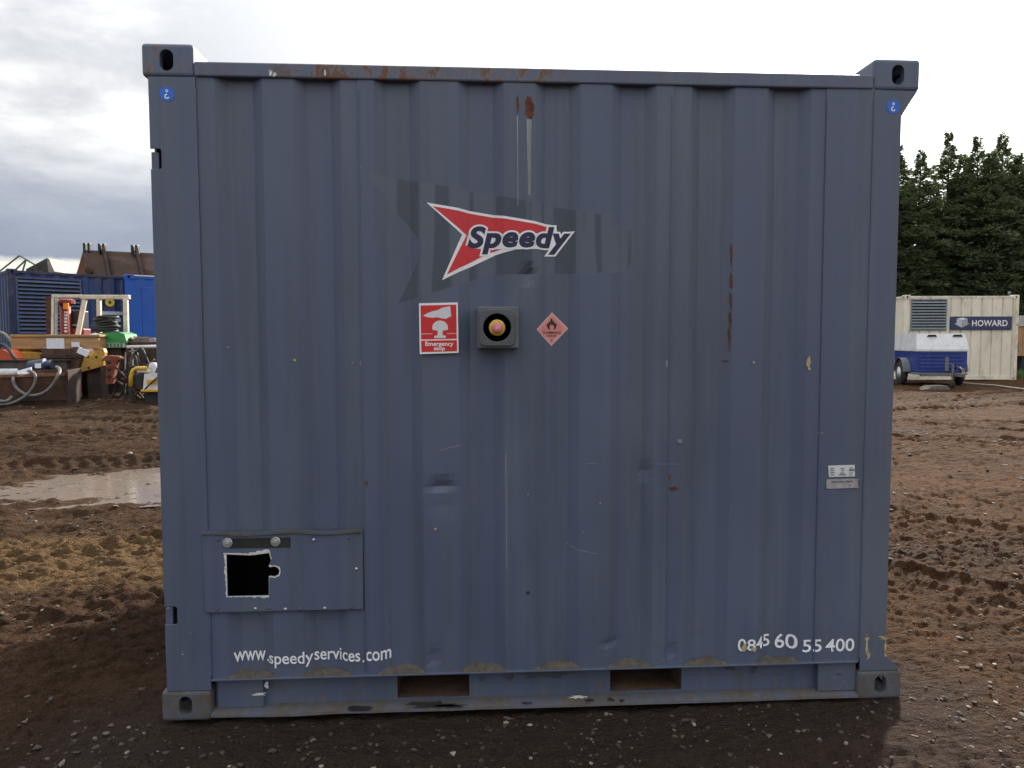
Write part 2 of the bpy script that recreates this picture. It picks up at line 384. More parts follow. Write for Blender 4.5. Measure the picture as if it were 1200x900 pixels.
# loose stones
def gravel():
    rng = np.random.default_rng(5); ico = bmesh.new(); bmesh.ops.create_icosphere(ico, subdivisions=1, radius=1)
    base = np.array([v.co[:] for v in ico.verts]); fc = np.array([[v.index for v in f.verts] for f in ico.faces]); ico.free()
    X = []; 
    def zone(n, x0, x1, y0, y1, smin, smax): 
        u = rng.random(n)**2.2
        X.append(np.stack([rng.uniform(x0, x1, n), rng.uniform(y0, y1, n), smin+(smax-smin)*u], 1))
    zone(2600, -2.2, 2.4, -1.2, .02, .0022, .013); zone(30, -2.0, 2.4, -1.2, -.1, .010, .018)
    zone(900, 1.5, 4.5, -1.0, 3.0, .004, .018); zone(1100, 1.5, 12, 2.0, 14, .008, .03)
    zone(700, -4.2, -1.5, -.6, 3.2, .004, .017); zone(1300, -11, -1.6, 2.5, 12, .008, .032)
    P = np.concatenate(X); n = len(P)
    inside = (np.abs(P[:, 0]) < 1.5) & (P[:, 1] > -.02)
    P = P[~inside]; n = len(P); z = ground_h(P[:, 0], P[:, 1])
    rad = 1+rng.uniform(-.3, .3, (n, len(base), 1)); an = rng.uniform(0, 6.28, n); ca, sa = np.cos(an), np.sin(an)
    sc = np.stack([rng.uniform(.7, 1.5, n), rng.uniform(.6, 1.1, n), rng.uniform(.35, .75, n)], 1)
    v = base[None]*rad*sc[:, None, :]; vx = v[..., 0]*ca[:, None]-v[..., 1]*sa[:, None]; vy = v[..., 0]*sa[:, None]+v[..., 1]*ca[:, None]
    s = P[:, 2][:, None]
    V = np.stack([vx*s+P[:, 0][:, None], vy*s+P[:, 1][:, None], v[..., 2]*s+z[:, None]+s*.12], -1).reshape(-1, 3)
    Fc = (fc[None]+(np.arange(n)*len(base))[:, None, None]).reshape(-1, 3)
    me = bpy.data.meshes.new('loose_gravel'); me.from_pydata(V.tolist(), [], Fc.tolist()); me.update()
    m = bpy.data.materials.new('stone'); m.use_nodes = True; t = m.node_tree; b = t.nodes['Principled BSDF']; b.inputs['Roughness'].default_value = .85
    rnd = N(t, 'ShaderNodeNewGeometry').outputs['Random Per Island']
    r = N(t, 'ShaderNodeValToRGB'); cr = r.color_ramp; cr.elements[0].color = rgb(.035,.026,.02); cr.elements[1].color = rgb(.27,.24,.20); cr.elements[1].position = 1
    e = cr.elements.new(.6); e.color = rgb(.062,.044,.033); e = cr.elements.new(.90); e.color = rgb(.13,.10,.078)
    t.links.new(rnd, r.inputs[0]); setin(t, b.inputs['Base Color'], r.outputs[0])
    o = link('loose_gravel', me, m); tag(o, 'small pale stones and grit scattered over the brown mud', 'gravel', kind='stuff')
gravel()

# ------------------------------------------------------------------ the grey container
ROOT = thing('shipping_container', 'blue-grey ten-foot steel container with red arrow logo and hatch', 'container', (0,0,0))
HW, HH, DEP = 1.4955, 2.591, 2.438

def in_poly(t, px, pz, poly):       # poly: convex, world xz; >0 inside, metres
    n = len(poly); ar = sum(poly[i][0]*poly[(i+1) % n][1]-poly[(i+1) % n][0]*poly[i][1] for i in range(n))
    if ar < 0: poly = poly[::-1]
    out = None
    for i in range(n):
        (x0, z0), (x1, z1) = poly[i], poly[(i+1) % n]; L = math.hypot(x1-x0, z1-z0); a, bq = -(z1-z0)/L, (x1-x0)/L
        d = M(t, 'ADD', M(t, 'ADD', M(t, 'MULTIPLY', px, a), M(t, 'MULTIPLY', pz, bq)), -(a*x0+bq*z0))
        out = d if out is None else M(t, 'MINIMUM', out, d)
    return out

def paint_mat(name, ghost=False, dirt=.25, rust=0.0, mul=1.0):
    m = bpy.data.materials.new(name); m.use_nodes = True; t = m.node_tree; b = t.nodes['Principled BSDF']
    p = N(t, 'ShaderNodeTexCoord').outputs['Object']
    xyz = N(t, 'ShaderNodeSeparateXYZ'); t.links.new(p, xyz.inputs[0]); x, z = xyz.outputs[0], xyz.outputs[2]
    streak = NOISE(t, SCALE(t, p, (1, 1, .035)), 26, 5, .65); big = NOISE(t, SCALE(t, p, (1, 1, .45)), 2.4, 5, .6); fine = NOISE(t, p, 60, 4, .6)
    c0 = [.082*mul, .105*mul, .157*mul]
    f = M(t, 'ADD', M(t, 'MULTIPLY', streak, .5), M(t, 'MULTIPLY', big, .5))
    c = MIX(t, SS(t, f, .35, .65), rgb(*[k*.87 for k in c0]), rgb(c0[0]*1.13, c0[1]*1.12, c0[2]*1.08))
    mauve = SS(t, NOISE(t, SCALE(t, p, (1, 1, .1)), 6, 3, .5), .52, .72)
    c = MIX(t, M(t, 'MULTIPLY', mauve, .4), c, rgb(.090*mul, .102*mul, .134*mul))
    bandn = SS(t, NOISE(t, SCALE(t, p, (1, 1, .025)), 11, 2, .5), .44, .56)
    c = MIX(t, M(t, 'MULTIPLY', bandn, .55), c, rgb(.082*mul, .102*mul, .182*mul))
    fade = SS(t, NOISE(t, SCALE(t, p, (1, 1, .5)), 1.1, 6, .65), .48, .72)
    c = MIX(t, M(t, 'MULTIPLY', fade, .35), c, rgb(.120*mul, .142*mul, .182*mul))
    rough = SS(t, big, .3, .7, .38, .58)
    # thin grime runs
    run = SS(t, NOISE(t, SCALE(t, p, (1, 1, .02)), 55, 3, .6), .66, .76)
    runm = M(t, 'MULTIPLY', run, SS(t, NOISE(t, SCALE(t, p, (1, 1, .6)), 1.8, 3, .6), .45, .7))
    c = MIX(t, M(t, 'MULTIPLY', runm, .35), c, rgb(.17, .18, .19))
    if ghost:
        pieces = [[(420,193),(497,288),(612,285),(720,252),(640,238)], [(497,288),(457,374),(562,326),(660,296),(640,280)],
                  [(497,262),(497,290),(562,322),(735,319),(746,300),(744,268),(700,262)], [(612,240),(718,252),(722,290),(612,290)]]
        g = None
        for pc in pieces:
            d = in_poly(t, x, z, [W(*q) for q in pc]); g = d if g is None else M(t, 'MAXIMUM', g, d)
        g = M(t, 'ADD', g, M(t, 'MULTIPLY', M(t, 'SUBTRACT', fine, .5), .006))
        k = SS(t, g, -.002, .003)
        gc = MIX(t, SS(t, NOISE(t, SCALE(t, p, (1, 1, .04)), 12, 2, .5), .46, .53), rgb(.042,.055,.080), rgb(.086,.108,.145))  # gloss reflections painted in as light and dark bands
        c = MIX(t, M(t, 'MULTIPLY', k, .85), c, gc); rough = MIX(t, k, rough, .24, 'FLOAT')
    # dried mud spatter near the ground
    sp = SS(t, NOISE(t, p, 14, 8, .75), .52, .66); low = SS(t, z, .55, .05)
    dirtk = M(t, 'MULTIPLY', M(t, 'MULTIPLY', sp, low), dirt*2.2)
    dirtk = M(t, 'ADD', dirtk, M(t, 'MULTIPLY', SS(t, NOISE(t, p, 5, 7, .7), .5, .75), dirt*.55), True)
    if dirt > .5: dirtk = M(t, 'ADD', M(t, 'MULTIPLY', dirtk, .6), SS(t, NOISE(t, p, 11, 7, .7), .35, .62, .25, .92), True)
    c = MIX(t, dirtk, c, MIX(t, NOISE(t, p, 30, 4, .6), rgb(.060,.050,.041), rgb(.128,.112,.094))); rough = MIX(t, dirtk, rough, .9, 'FLOAT')
    if rust > 0:
        nr = NOISE(t, SCALE(t, p, (1, 1, .45)), 21, 8, .75); band = SS(t, NOISE(t, p, 1.3, 3, .5), .38, .56)
        if rust > .6: band = M(t, 'ADD', .12, M(t, 'MULTIPLY', SS(t, x, W(300, 90)[0], W(380, 90)[0]), SS(t, x, W(690, 90)[0], W(610, 90)[0])), True)
        k = M(t, 'MULTIPLY', SS(t, nr, .70-.26*rust, .74-.26*rust), band)
        c = MIX(t, k, c, MIX(t, fine, rgb(.05,.02,.014), rgb(.17,.07,.04))); rough = MIX(t, k, rough, .9, 'FLOAT')
        hal = M(t, 'MULTIPLY', M(t, 'MULTIPLY', SS(t, nr, .62-.26*rust, .72-.26*rust), band), .40)
        c = MIX(t, hal, c, rgb(.22,.15,.10))
    setin(t, b.inputs['Base Color'], c); setin(t, b.inputs['Roughness'], rough)
    bn = N(t, 'ShaderNodeBump'); bn.inputs['Strength'].default_value = .10; bn.inputs['Distance'].default_value = .004
    setin(t, bn.inputs['Height'], M(t, 'ADD', M(t, 'MULTIPLY', fine, .5), big)); t.links.new(bn.outputs[0], b.inputs['Normal'])
    return m
PAINT = paint_mat('grey_blue_paint', ghost=True, dirt=.22)
PAINT_RAIL = paint_mat('grey_blue_rail_paint', dirt=.30, rust=.25)
PAINT_TOP = paint_mat('grey_blue_top_rail_paint', dirt=.20, rust=.72, mul=1.1)
PAINT_CAST = paint_mat('grey_blue_casting_paint', dirt=.3, rust=.52, mul=1.1)
PAINT_DIRTY = paint_mat('grey_blue_muddy_paint', dirt=.75, rust=.15)
RUSTIN = pmat('rusty_inside', (.11,.065,.04), .9, 0, .5, 9, .4, bump=.4)
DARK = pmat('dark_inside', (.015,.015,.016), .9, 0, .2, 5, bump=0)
ZINC = pmat('bright_zinc', (.55,.56,.57), .35, .7, .15, 30, bump=.05)
BLACK = pmat('black_rubber', (.018,.018,.019), .6, 0, .3, 12)
BAREM = pmat('bare_chipped_edge', (.62,.62,.60), .55, .1, .25, 60, bump=.3)
MUDDRY = pmat('dried_mud', (.098,.086,.072), .95, 0, .4, 30, bump=.8)
PRIMER = pmat('primer_chips', (.42,.33,.19), .85, 0, .3, 40)
RUSTP = pmat('rust_scab', (.13,.045,.025), .92, 0, .5, 45, bump=.5)
SCR = pmat('scratch_grey', (.19,.21,.25), .6, 0, .2, 40, bump=0)
BSCR = pmat('black_scrape', (.022,.02,.02), .8, 0, .4, 30)

YF = .010
RC = [.5*(W(a, 99)[0]+W(c, 785)[0]) for a, c in ((278,294),(368,385),(462,474),(560,570),(654,653),(742,741),(834,831),(924,916))]
HO, HF, RDEP = .088, .046, .027
BK = sorted(sum([[c-HO, c-HF, c+HF, c+HO] for c in RC], []))
def prof(x):
    for c in RC:
        a = abs(x-c)
        if a <= HF: return YF+RDEP
        if a < HO: return YF+RDEP*(HO-a)/(HO-HF)
    return YF
DENT = [(517,570,.045,.022,.016), (519,590,.05,.05,.006), (508,772,.02,.035,.010), (757,553,.02,.03,.008), (716,756,.03,.02,.008), (785,765,.02,.03,.009), (620,322,.025,.03,.010), (700,640,.25,.3,.004), (870,640,.2,.3,.004), (330,470,.2,.4,.003)]
DENT = [(W(a, b_)[0], W(a, b_)[1], sx, sz, d) for a, b_, sx, sz, d in DENT]
def wall_off(x, z):
    o = .0022*float(fbm(np.float64(x*2.2), np.float64(z*1.6), 5, 2))+.0012*float(fbm(np.float64(x*9), np.float64(z*2.5), 9, 2))
    for (cx, cz, sx, sz, d) in DENT: o += d*math.exp(-((x-cx)/sx)**2-((z-cz)/sz)**2)
    return o
def wall_y(x, z): return prof(x)+wall_off(x, z)
# rail positions
ZT = W(600, 96)[1]      # underside of the top rail
def zlip(x): return .1665
XL, XR = W(237, 450)[0], W(1017, 450)[0]
SEAM = [XL, W(424, 440)[0], W(785, 440)[0], W(963, 440)[0], XR]
HX0, HX1 = W(240, 670)[0], W(424, 670)[0]; HZ0, HZ1 = W(330, 715)[1], W(330, 627)[1]
zs = list(np.arange(.16, ZT+.02, .026)); zs = [z for z in zs]+[ZT+.015]
def sheet(x0, x1, shift, hole=None):
    xs = {x0, x1}
    for b_ in BK:
        if x0 < b_ < x1: xs.add(b_)
    xs = sorted(xs); full = [xs[0]]
    for a, b_ in zip(xs, xs[1:]):
        n = max(1, int(round((b_-a)/.026)))
        full += [a+(b_-a)*k/n for k in range(1, n+1)]
    zz = list(zs)
    if hole:
        full = sorted(set(full) | {hole[0], hole[1]}); zz = sorted(set(zz) | {hole[2], hole[3]})
    nx = len(full); v = [(x, wall_y(x, z)+shift, z) for z in zz for x in full]; f = []
    for j in range(len(zz)-1):
        for i in range(nx-1):
            if hole and hole[0]-1e-6 <= full[i] and full[i+1] <= hole[1]+1e-6 and hole[2]-1e-6 <= zz[j] and zz[j+1] <= hole[3]+1e-6: continue
            k = j*nx+i; f.append((k, k+1, k+nx+1, k+nx))
    mb = MB(); mb.add(v, f); return mb
for i in range(4):
    hole = (HX0+.03, HX1-.03, HZ0+.03, HZ1-.03) if i == 0 else None
    o = part('wall_sheet', sheet(SEAM[i]-(.004 if i else .03), SEAM[i+1]+(.006 if i < 3 else .03), -.0028*(i % 2), hole), PAINT, ROOT)
    md = o.modifiers.new('thick', 'SOLIDIFY'); md.thickness = .0024; md.offset = -1
# weld beads along the sheet joints and posts
for i, x in enumerate(SEAM):
    mb = MB(); pts = [(x+.0008*math.sin(z*37+i), prof(x)-.0032+wall_off(x, z)*.9, z) for z in np.arange(.18, ZT, .05)]
    mb.tube(pts, .0055 if i in (0, 4) else .0030, 6); part('weld_seam', mb, PAINT, ROOT)

# drape flat art on the wall
def drape(me, eps, wall=True, y=None):
    bm = bmesh.new(); bm.from_mesh(me)
    for v in bm.verts: v.co = Vector((v.co.x, 0, v.co.y))
    if wall:
        xs = [v.co.x for v in bm.verts]; a, b_ = min(xs), max(xs); cuts = [k for k in BK if a < k < b_]
        zz = [v.co.z for v in bm.verts]; za, zb = min(zz), max(zz)
        cuts += list(np.arange(math.ceil(a/.026)*.026, b_, .026)) if b_-a > .05 else []
        for k in cuts:
            bmesh.ops.bisect_plane(bm, geom=bm.verts[:]+bm.edges[:]+bm.faces[:], plane_co=(k,0,0), plane_no=(1,0,0), dist=1e-5)
        if zb-za > .05:
            for k in np.arange(math.ceil(za/.03)*.03, zb, .03):
                bmesh.ops.bisect_plane(bm, geom=bm.verts[:]+bm.edges[:]+bm.faces[:], plane_co=(0,0,k), plane_no=(0,0,1), dist=1e-5)
    for v in bm.verts: v.co.y = (wall_y(v.co.x, v.co.z)-.0028 if wall else y)-eps
    bm.normal_update()
    for f in bm.faces:
        if f.normal.y > 0: f.normal_flip()
    m2 = bpy.data.meshes.new(me.name); bm.to_mesh(m2); bm.free(); bpy.data.meshes.remove(me); return m2
def flat(name, pxpoly, mat, parent, eps, wall=True, y=None, holes=()):
    me = curve_mesh([[W(*p) for p in pxpoly]]+[[W(*p) for p in h] for h in holes], 0, name)
    o = link(name, drape(me, eps, wall, y), mat, parent); return o
def lettering(name, s, rect, mat, parent, eps, offset=0.0, shear=0.0, wall=True, y=None, ref=None, space=1.0):
    x0, z1 = W(rect[0], rect[1]); x1, z0 = W(rect[2], rect[3])
    me = text_mesh(s, offset, shear, name, space); bx = fit(me, x0, x1, z0, z1, ref)
    o = link(name, drape(me, eps, wall, y), mat, parent); return o, bx
def blob(name, cx, cy, w, h, mat, eps=.0006, wall=True, y=None, n=14, rough=.35, parent=None):
    ph = random.random()*9
    pts = []
    for k in range(n):
        a = 2*math.pi*k/n; r = 1+rough*(random.random()*2-1); pts.append((cx+w/2*r*math.cos(a), cy+h/2*r*math.sin(a)))
    return flat(name, pts, mat, parent or ROOT, eps, wall, y)

# corner castings (boolean-cut blocks)
def casting():
    def tmp(bm):
        me = bpy.data.meshes.new('t'); bm.to_mesh(me); bm.free(); o = bpy.data.objects.new('t', me); C.objects.link(o); return o
    bm = bmesh.new(); bmesh.ops.create_cube(bm, size=1)
    for v in bm.verts: v.co = Vector((.095+v.co.x*.19, .081+v.co.y*.162, .061+v.co.z*.122))
    bmesh.ops.bevel(bm, geom=bm.edges[:], offset=.014, segments=3, affect='EDGES', profile=.5)
    body = tmp(bm); cut = []
    def prismcut(pts, ax, a, b_):
        mb = MB(); n = len(pts)
        f = {'y': lambda p, h: (p[0], h, p[1]), 'x': lambda p, h: (h, p[0], p[1]), 'z': lambda p, h: (p[0], p[1], h)}[ax]
        mb.add([f(p, a) for p in pts]+[f(p, b_) for p in pts], [tuple(range(n)), tuple(reversed(range(n, 2*n)))]+[(i, i+n, (i+1) % n+n, (i+1) % n) for i in range(n)])
        bm = bmesh.new(); bm.from_mesh(mb.mesh('c')); bmesh.ops.recalc_face_normals(bm, faces=bm.faces[:]); cut.append(tmp(bm))
    prismcut([(.03,.03),(.165,.03),(.165,.138),(.03,.138)], 'z', .028, .094)
    prismcut(stadium(.092, .062, .050, .078), 'y', -.05, .06)
    prismcut(stadium(.085, .062, .078, .050), 'x', -.05, .06)
    prismcut(stadium(.095, .084, .115, .062), 'z', .06, .2)
    for c in cut:
        md = body.modifiers.new('b', 'BOOLEAN'); md.operation = 'DIFFERENCE'; md.object = c; md.solver = 'EXACT'
    dg = bpy.context.evaluated_depsgraph_get(); dg.update(); me = bpy.data.meshes.new_from_object(body.evaluated_get(dg)); me.name = 'corner_casting'
    for o in [body]+cut: bpy.data.objects.remove(o)
    return me
CAST = casting()
def put_casting(parent, corner, sx, sy, sz, mat, s=1.0):
    me = CAST.copy()
    for v in me.vertices: v.co = Vector((corner[0]+v.co.x*sx*s, corner[1]+v.co.y*sy*s, corner[2]+v.co.z*sz*s))
    if sx*sy*sz < 0: me.flip_normals()
    return link('corner_casting', me, mat, parent)
for sx in (1, -1):
    for sy in (1, -1):
        for sz in (1, -1):
            o = put_casting(ROOT, (-sx*HW, 0 if sy > 0 else DEP, HH if sz < 0 else 0), sx, sy, sz, PAINT_CAST if sz < 0 else PAINT_DIRTY)
# posts
ZC, ZCB = HH-.122, .122
pl0, pl1 = W(173.5, 110)[0], XL+.002
nx, nz = [], []
def notch(pxr, y0, y1):
    (xr, za), (_, zb) = W(pxr, y0), W(pxr, y1); return xr, max(za, zb), min(za, zb)
n1_, n2_ = notch(188.5, 174, 198), notch(207, 711, 732)
out = [(pl0, ZC), (pl0, n1_[1]), (n1_[0]-.006, n1_[1]), (n1_[0], n1_[1]-.006), (n1_[0], n1_[2]+.006), (n1_[0]-.006, n1_[2]), (pl0, n1_[2]),
       (pl0, n2_[1]), (n2_[0]-.006, n2_[1]), (n2_[0], n2_[1]-.006), (n2_[0], n2_[2]+.006), (n2_[0]-.006, n2_[2]), (pl0, n2_[2]), (pl0, ZCB), (pl1, ZCB), (pl1, ZC)]
me = plate([out], .007, .002, 'post', .0015); post = link('post', me, PAINT, ROOT)
for (xr, z1, z0) in (n1_, n2_):
    mb = MB(); mb.box(pl0-.001, pl0+.027, .012, .030, z0-.012, z1-.010, bev=.003)
    o = part('hinge_recess', mb, PAINT, post)
mb = MB(); mb.box(pl0+.0, pl0+.006, .0415, .16, ZCB, ZC); part('post_side', mb, PAINT, post)
mb = MB(); mb.box(pl0+.005, pl0+.18, .06, .064, ZCB, ZC); part('notch_shade_panel', mb, DARK, post)  # dark panel added to stand in for shade behind the notches
pr0, pr1 = XR-.002, W(1052, 300)[0]
gz = W(1056, 135)[1]; gb = W(1040, 768)[1]
out = [(pr0, ZCB), (HW-.008, ZCB), (pr1, gb), (pr1, gz), (HW-.008, ZC), (pr0, ZC)]
me = plate([out], .007, .002, 'post', .0015); post2 = link('post', me, PAINT, ROOT)
mb = MB(); mb.box(pr1-.006, pr1, .0095, .16, ZCB, ZC); part('post_side', mb, PAINT, post2)
mb = MB(); mb.prism([(pr1, gz), (HW-.008, ZC), (HW-.014, ZC), (pr1, gz-.008)], .0095, .13)
part('gusset', mb, PAINT, post2)
mb = MB(); mb.prism([(pr1, gb), (HW-.008, ZCB), (HW-.014, ZCB), (pr1, gb-.01)], .0095, .13); part('gusset', mb, PAINT, post2)
# top rail
zt0 = ZT; zt1 = W(600, 79)[1]
mb = MB(); mb.box(-HW+.19, HW-.19, .000, .07, zt0, zt1, bev=.006); part('top_rail', mb, PAINT_TOP, ROOT)
# bottom rail: lip, web with fork pockets, foot flange
ZL = .5*(W(300, 798)[1]+W(900, 775)[1]); ZF = .030
bx0, bx1 = -HW+.191, HW-.191
mb = MB(); mb.box(bx0, bx1, -.002, .10, ZL-.007, ZL, bev=.002); rail = part('bottom_rail', mb, PAINT_RAIL, ROOT)
pk = [W(464, 803), W(550, 803), W(718, 795), W(803, 795)]
YW = .052
fz0, fz1 = ZF+.012, ZL-.012
holes = [[(pk[0][0], fz0), (pk[1][0], fz0), (pk[1][0], fz1), (pk[0][0], fz1)], [(pk[2][0], fz0), (pk[3][0], fz0), (pk[3][0], fz1), (pk[2][0], fz1)]]
# lift pockets out of the bottom rail's web
me = plate([[(bx0, ZF), (bx1, ZF), (bx1, ZL-.007), (bx0, ZL-.007)]]+holes, .006, YW, 'rail_web'); link('rail_web', me, PAINT_RAIL, rail)
mb = MB(); v = []; f = []
nxs = np.linspace(bx0, bx1, 90)
for x in nxs:
    w = .004*float(fbm(np.float64(x*3), np.float64(.3), 77, 3)); 
    v += [(x, -.012+w, .016+w*.6), (x, -.010+w, .026+w*.6), (x, .03, .034), (x, YW-.0005, .037), (x, .0+w, .012)]
for i in range(len(nxs)-1):
    for k in (4, 0, 1, 2):
        a = i*5+k; b_ = i*5+(k+1) % 5; f.append((a, a+5, b_+5, b_))
mb.add(v, f); part('rail_foot', mb, PAINT_DIRTY, rail, smooth=False)
for h in holes:
    x0, x1 = h[0][0], h[1][0]; mb = MB()
    mb.box(x0-.005, x0-.0005, YW+.007, DEP-.06, fz0, fz1); mb.box(x1+.0005, x1+.005, YW+.007, DEP-.06, fz0, fz1)
    mb.box(x0-.005, x1+.005, YW+.007, DEP-.06, fz1+.0005, fz1+.005); mb.box(x0-.005, x1+.005, YW+.007, DEP-.06, fz0-.006, fz0-.0005)
    mb.box(x0-.0, x1, .30, .304, fz0, fz1)
    part('fork_pocket', mb, RUSTIN, rail)
# gusset plates at the rail ends
for (a, b_, q) in ((W(252, 815)[0], W(306, 815)[0], .030), (W(961, 790)[0], bx1, .016)):
    mb = MB(); mb.prism([(a, ZF+.006), (b_, ZF+.006), (b_, ZL-.0072), (a, ZL-.0072)], q, YW-.001); part('rail_gusset', mb, PAINT_RAIL, rail)
# dried mud lying on the lip in every corrugation
for c in RC:
    nx_, v, f = 18, [], []
    for i in range(nx_):
        u = i/(nx_-1)*2-1; x = c+u*.098; h = .019*max(0, 1-abs(u)**2.6)*(1+.9*float(fbm(np.float64(x*26), np.float64(c*9), 3, 3)))
        yb = prof(x)-.002
        v += [(x, -.0005, ZL+.0005), (x, .004, ZL+.003+h*.15), (x, yb-.002 if yb > .012 else .0075, ZL+.003+h)]
    for i in range(nx_-1):
        for k in (0, 1): a = i*3+k; f.append((a, a+3, a+4, a+1))
    mb = MB(); mb.add(v, f); part('mud_ledge', mb, MUDDRY, rail, smooth=True)

# rest of the box: sides, rear, roof, floor
def corr_side(L, zlo, zhi, pitch=.278, dep=.03, off=0.0, narrow=False):
    pts = [(0, 0)]; x = .09
    if narrow:
        while x+.1 < L: pts += [(x, 0), (x+.012, dep), (x+.040, dep), (x+.052, 0)]; x += pitch
        x = L
    while x+.24 < L: pts += [(x, 0), (x+.06, dep), (x+.13, dep), (x+.19, 0)]; x += pitch
    pts.append((L, 0)); v = []; f = []
    for (a, d) in pts: v += [(a, d, zlo), (a, d, zhi)]
    for i in range(len(pts)-1): f.append((2*i, 2*i+2, 2*i+3, 2*i+1))
    return v, f
v, f = corr_side(DEP-.30, .10, 2.52)
for sx, x in ((-1, pl0+.004), (1, pr1-.010)):
    mb = MB(); mb.add([(x-sx*d, .15+a, z) for a, d, z in v], f if sx > 0 else [tuple(reversed(q)) for q in f]); o = part('side_wall', mb, PAINT, ROOT)
    md = o.modifiers.new('thick', 'SOLIDIFY'); md.thickness = .0024
    mb = MB(); mb.box(min(x, x-sx*.06), max(x, x-sx*.06), .165, DEP-.165, .03, .16, bev=.004); part('side_rail', mb, PAINT_RAIL, ROOT); mb = MB(); mb.box(min(x, x-sx*.05), max(x, x-sx*.05), .165, DEP-.165, 2.45, 2.53, bev=.004); part('side_rail', mb, PAINT_RAIL, ROOT)
mb = MB(); mb.box(-HW+.03, HW-.03, DEP-.03, DEP-.02, .10, 2.5); part('rear_wall', mb, PAINT, ROOT)
mb = MB(); mb.box(-HW+.04, HW-.06, .072, DEP-.02, 2.49, 2.495); part('roof', mb, PAINT, ROOT)
mb = MB(); mb.box(-HW+.05, HW-.08, .06, DEP-.035, .128, .150); part('floor', mb, DARK, ROOT)

# hatch panel with the cut-out
hx0, hz1 = W(238, 626); hx1, hz0 = W(426, 713)
c0, c1 = W(266, 649), W(318, 697); ct = W(320, 669); cr = .022
hole = [(c0[0], c1[1]), (c1[0]-.008, c1[1]), (c1[0]-.006, ct[1]-.018)]
for k in range(-5, 6): a = R(k*24); hole.append((ct[0]+.004+cr*math.cos(a), ct[1]+cr*math.sin(a)*.9))
hole += [(c1[0]-.006, ct[1]+.020), (c1[0]+.004, ct[1]+.045), (c1[0]-.004, c0[1]+.002), (c0[0]+.09, c0[1]-.006), (c0[0], c0[1])]
me = plate([[(hx0, hz0), (hx1, hz0), (hx1, hz1), (hx0, hz1)], hole], .006, -.006, 'hatch_panel', .001); hatch = link('hatch_panel', me, PAINT, ROOT)
mb = MB(); lp = [(hx0+(hx1-hx0)*k/14, -.010+.003*math.sin(k*1.7), hz1+.004+.004*math.sin(k*.9+1)) for k in range(15)]
for a, b_ in zip(lp, lp[1:]): mb.bar(a, b_, .010, .012)
part('hatch_lip', mb, PAINT_DIRTY, hatch)
mb = MB(); mb.box(hx0, hx1, -.001, .006, hz0-.004, hz0+.012); mb.box(hx0, hx0+.012, .0002, .008, hz0+.013, hz1); mb.box(hx1-.012, hx1, .0002, .008, hz0+.013, hz1); part('hatch_frame', mb, PAINT_DIRTY, hatch)
# torn bright edge round the opening
n = len(hole); cx = sum(p[0] for p in hole)/n; cz = sum(p[1] for p in hole)/n
ring = []; rin = []
fine_h = []
for i in range(n):
    a, b_ = hole[i], hole[(i+1) % n]; k = max(1, int(math.hypot(b_[0]-a[0], b_[1]-a[1])/.008))
    for j in range(k): fine_h.append((a[0]+(b_[0]-a[0])*j/k, a[1]+(b_[1]-a[1])*j/k))
for (x, z) in fine_h:
    d = math.hypot(x-cx, z-cz); e = .004+.007*random.random()+(.006 if z > cz+.06 else 0); ring.append((x+(x-cx)/d*e, z+(z-cz)/d*e))
mb = MB(); n = len(fine_h); mb.add([(x, -.0068, z) for x, z in ring]+[(x, -.0068, z) for x, z in fine_h], [(i, (i+1) % n, (i+1) % n+n, i+n) for i in range(n)])
part('cut_edge', mb, BAREM, hatch)
a, b_ = W(270, 630.5), W(341, 641)
mb = MB(); mb.box(a[0], b_[0], -.0072, -.0062, b_[1], a[1]); part('vent_slot', mb, BSCR, hatch)
for p in ((267.5, 635.5), (323.5, 634)):
    x, z = W(*p); mb = MB(); mb.lathe([(.019, 0), (.019, .003), (.017, .005), (.010, .005), (.010, .011), (.0, .012)], (x, -.0072, z), (0,-1,0), 20); part('bolt', mb, ZINC, hatch, smooth=False)
rv = [(255,713),(300,712.5),(316,712),(335,713),(352,712.5),(381,712),(412,711),(256,632),(368,632),(409,630),(418,666)]
for i, p in enumerate(rv):
    x, z = W(*p); mb = MB(); mb.lathe([(.006, 0), (.0055, .003), (.002, .005)], (x, -.006, z), (0,-1,0), 10); part('rivet', mb, ZINC if i in (1,3,5,8,10) else PAINT_DIRTY, hatch)
# interior: dark backing sheet added so the opening reads dark
mb = MB(); mb.box(-HW+.08, HW-.12, .45, .46, .16, 2.45); part('dark_backing', mb, DARK, ROOT)

# --- stickers and signs on the front
WHITE = pmat('sticker_white', (.84,.85,.87), .35, 0, .05, 9, dirt=.10, bump=.03)
RED = pmat('sticker_red', (.60,.022,.030), .30, 0, .15, 5, bump=.04)
NAVY = pmat('sticker_navy', (.008,.011,.052), .28, 0, .2, 9, bump=.03)
logo = flat('logo_sticker', [(499.5,236.8),(653,263.2),(655,275),(620,288),(580,298.5),(518,328),(541.5,274.3)], WHITE, ROOT, .0012)
flat('red_arrow', [(507,241.2),(645,264.8),(648,274),(620,283),(572,296),(523.5,321.5),(546.8,274.6)], RED, logo, .0018)
rect = (548.5, 264.0, 669.0, 297.0)
tm = text_mesh('Speedy', .028, .22, space=1.10); xs = [v.co.x for v in tm.vertices]; ys = [v.co.y for v in tm.vertices]; ref = (min(xs), max(xs), min(ys), max(ys)); bpy.data.meshes.remove(tm)
o, _ = lettering('lettering_outline', 'Speedy', rect, WHITE, logo, .0024, .108, .22, ref=ref, space=1.10)
mb = curve_mesh([[W(*p) for p in [(556,290),(552,276),(566,270),(600,276),(640,272),(664,280),(655,291),(600,292)]]], 0, 'lettering_outline'); link('lettering_outline', drape(mb, .0021), WHITE, logo)
lettering('lettering', 'Speedy', rect, NAVY, logo, .0031, .044, .22, ref=ref, space=1.10)
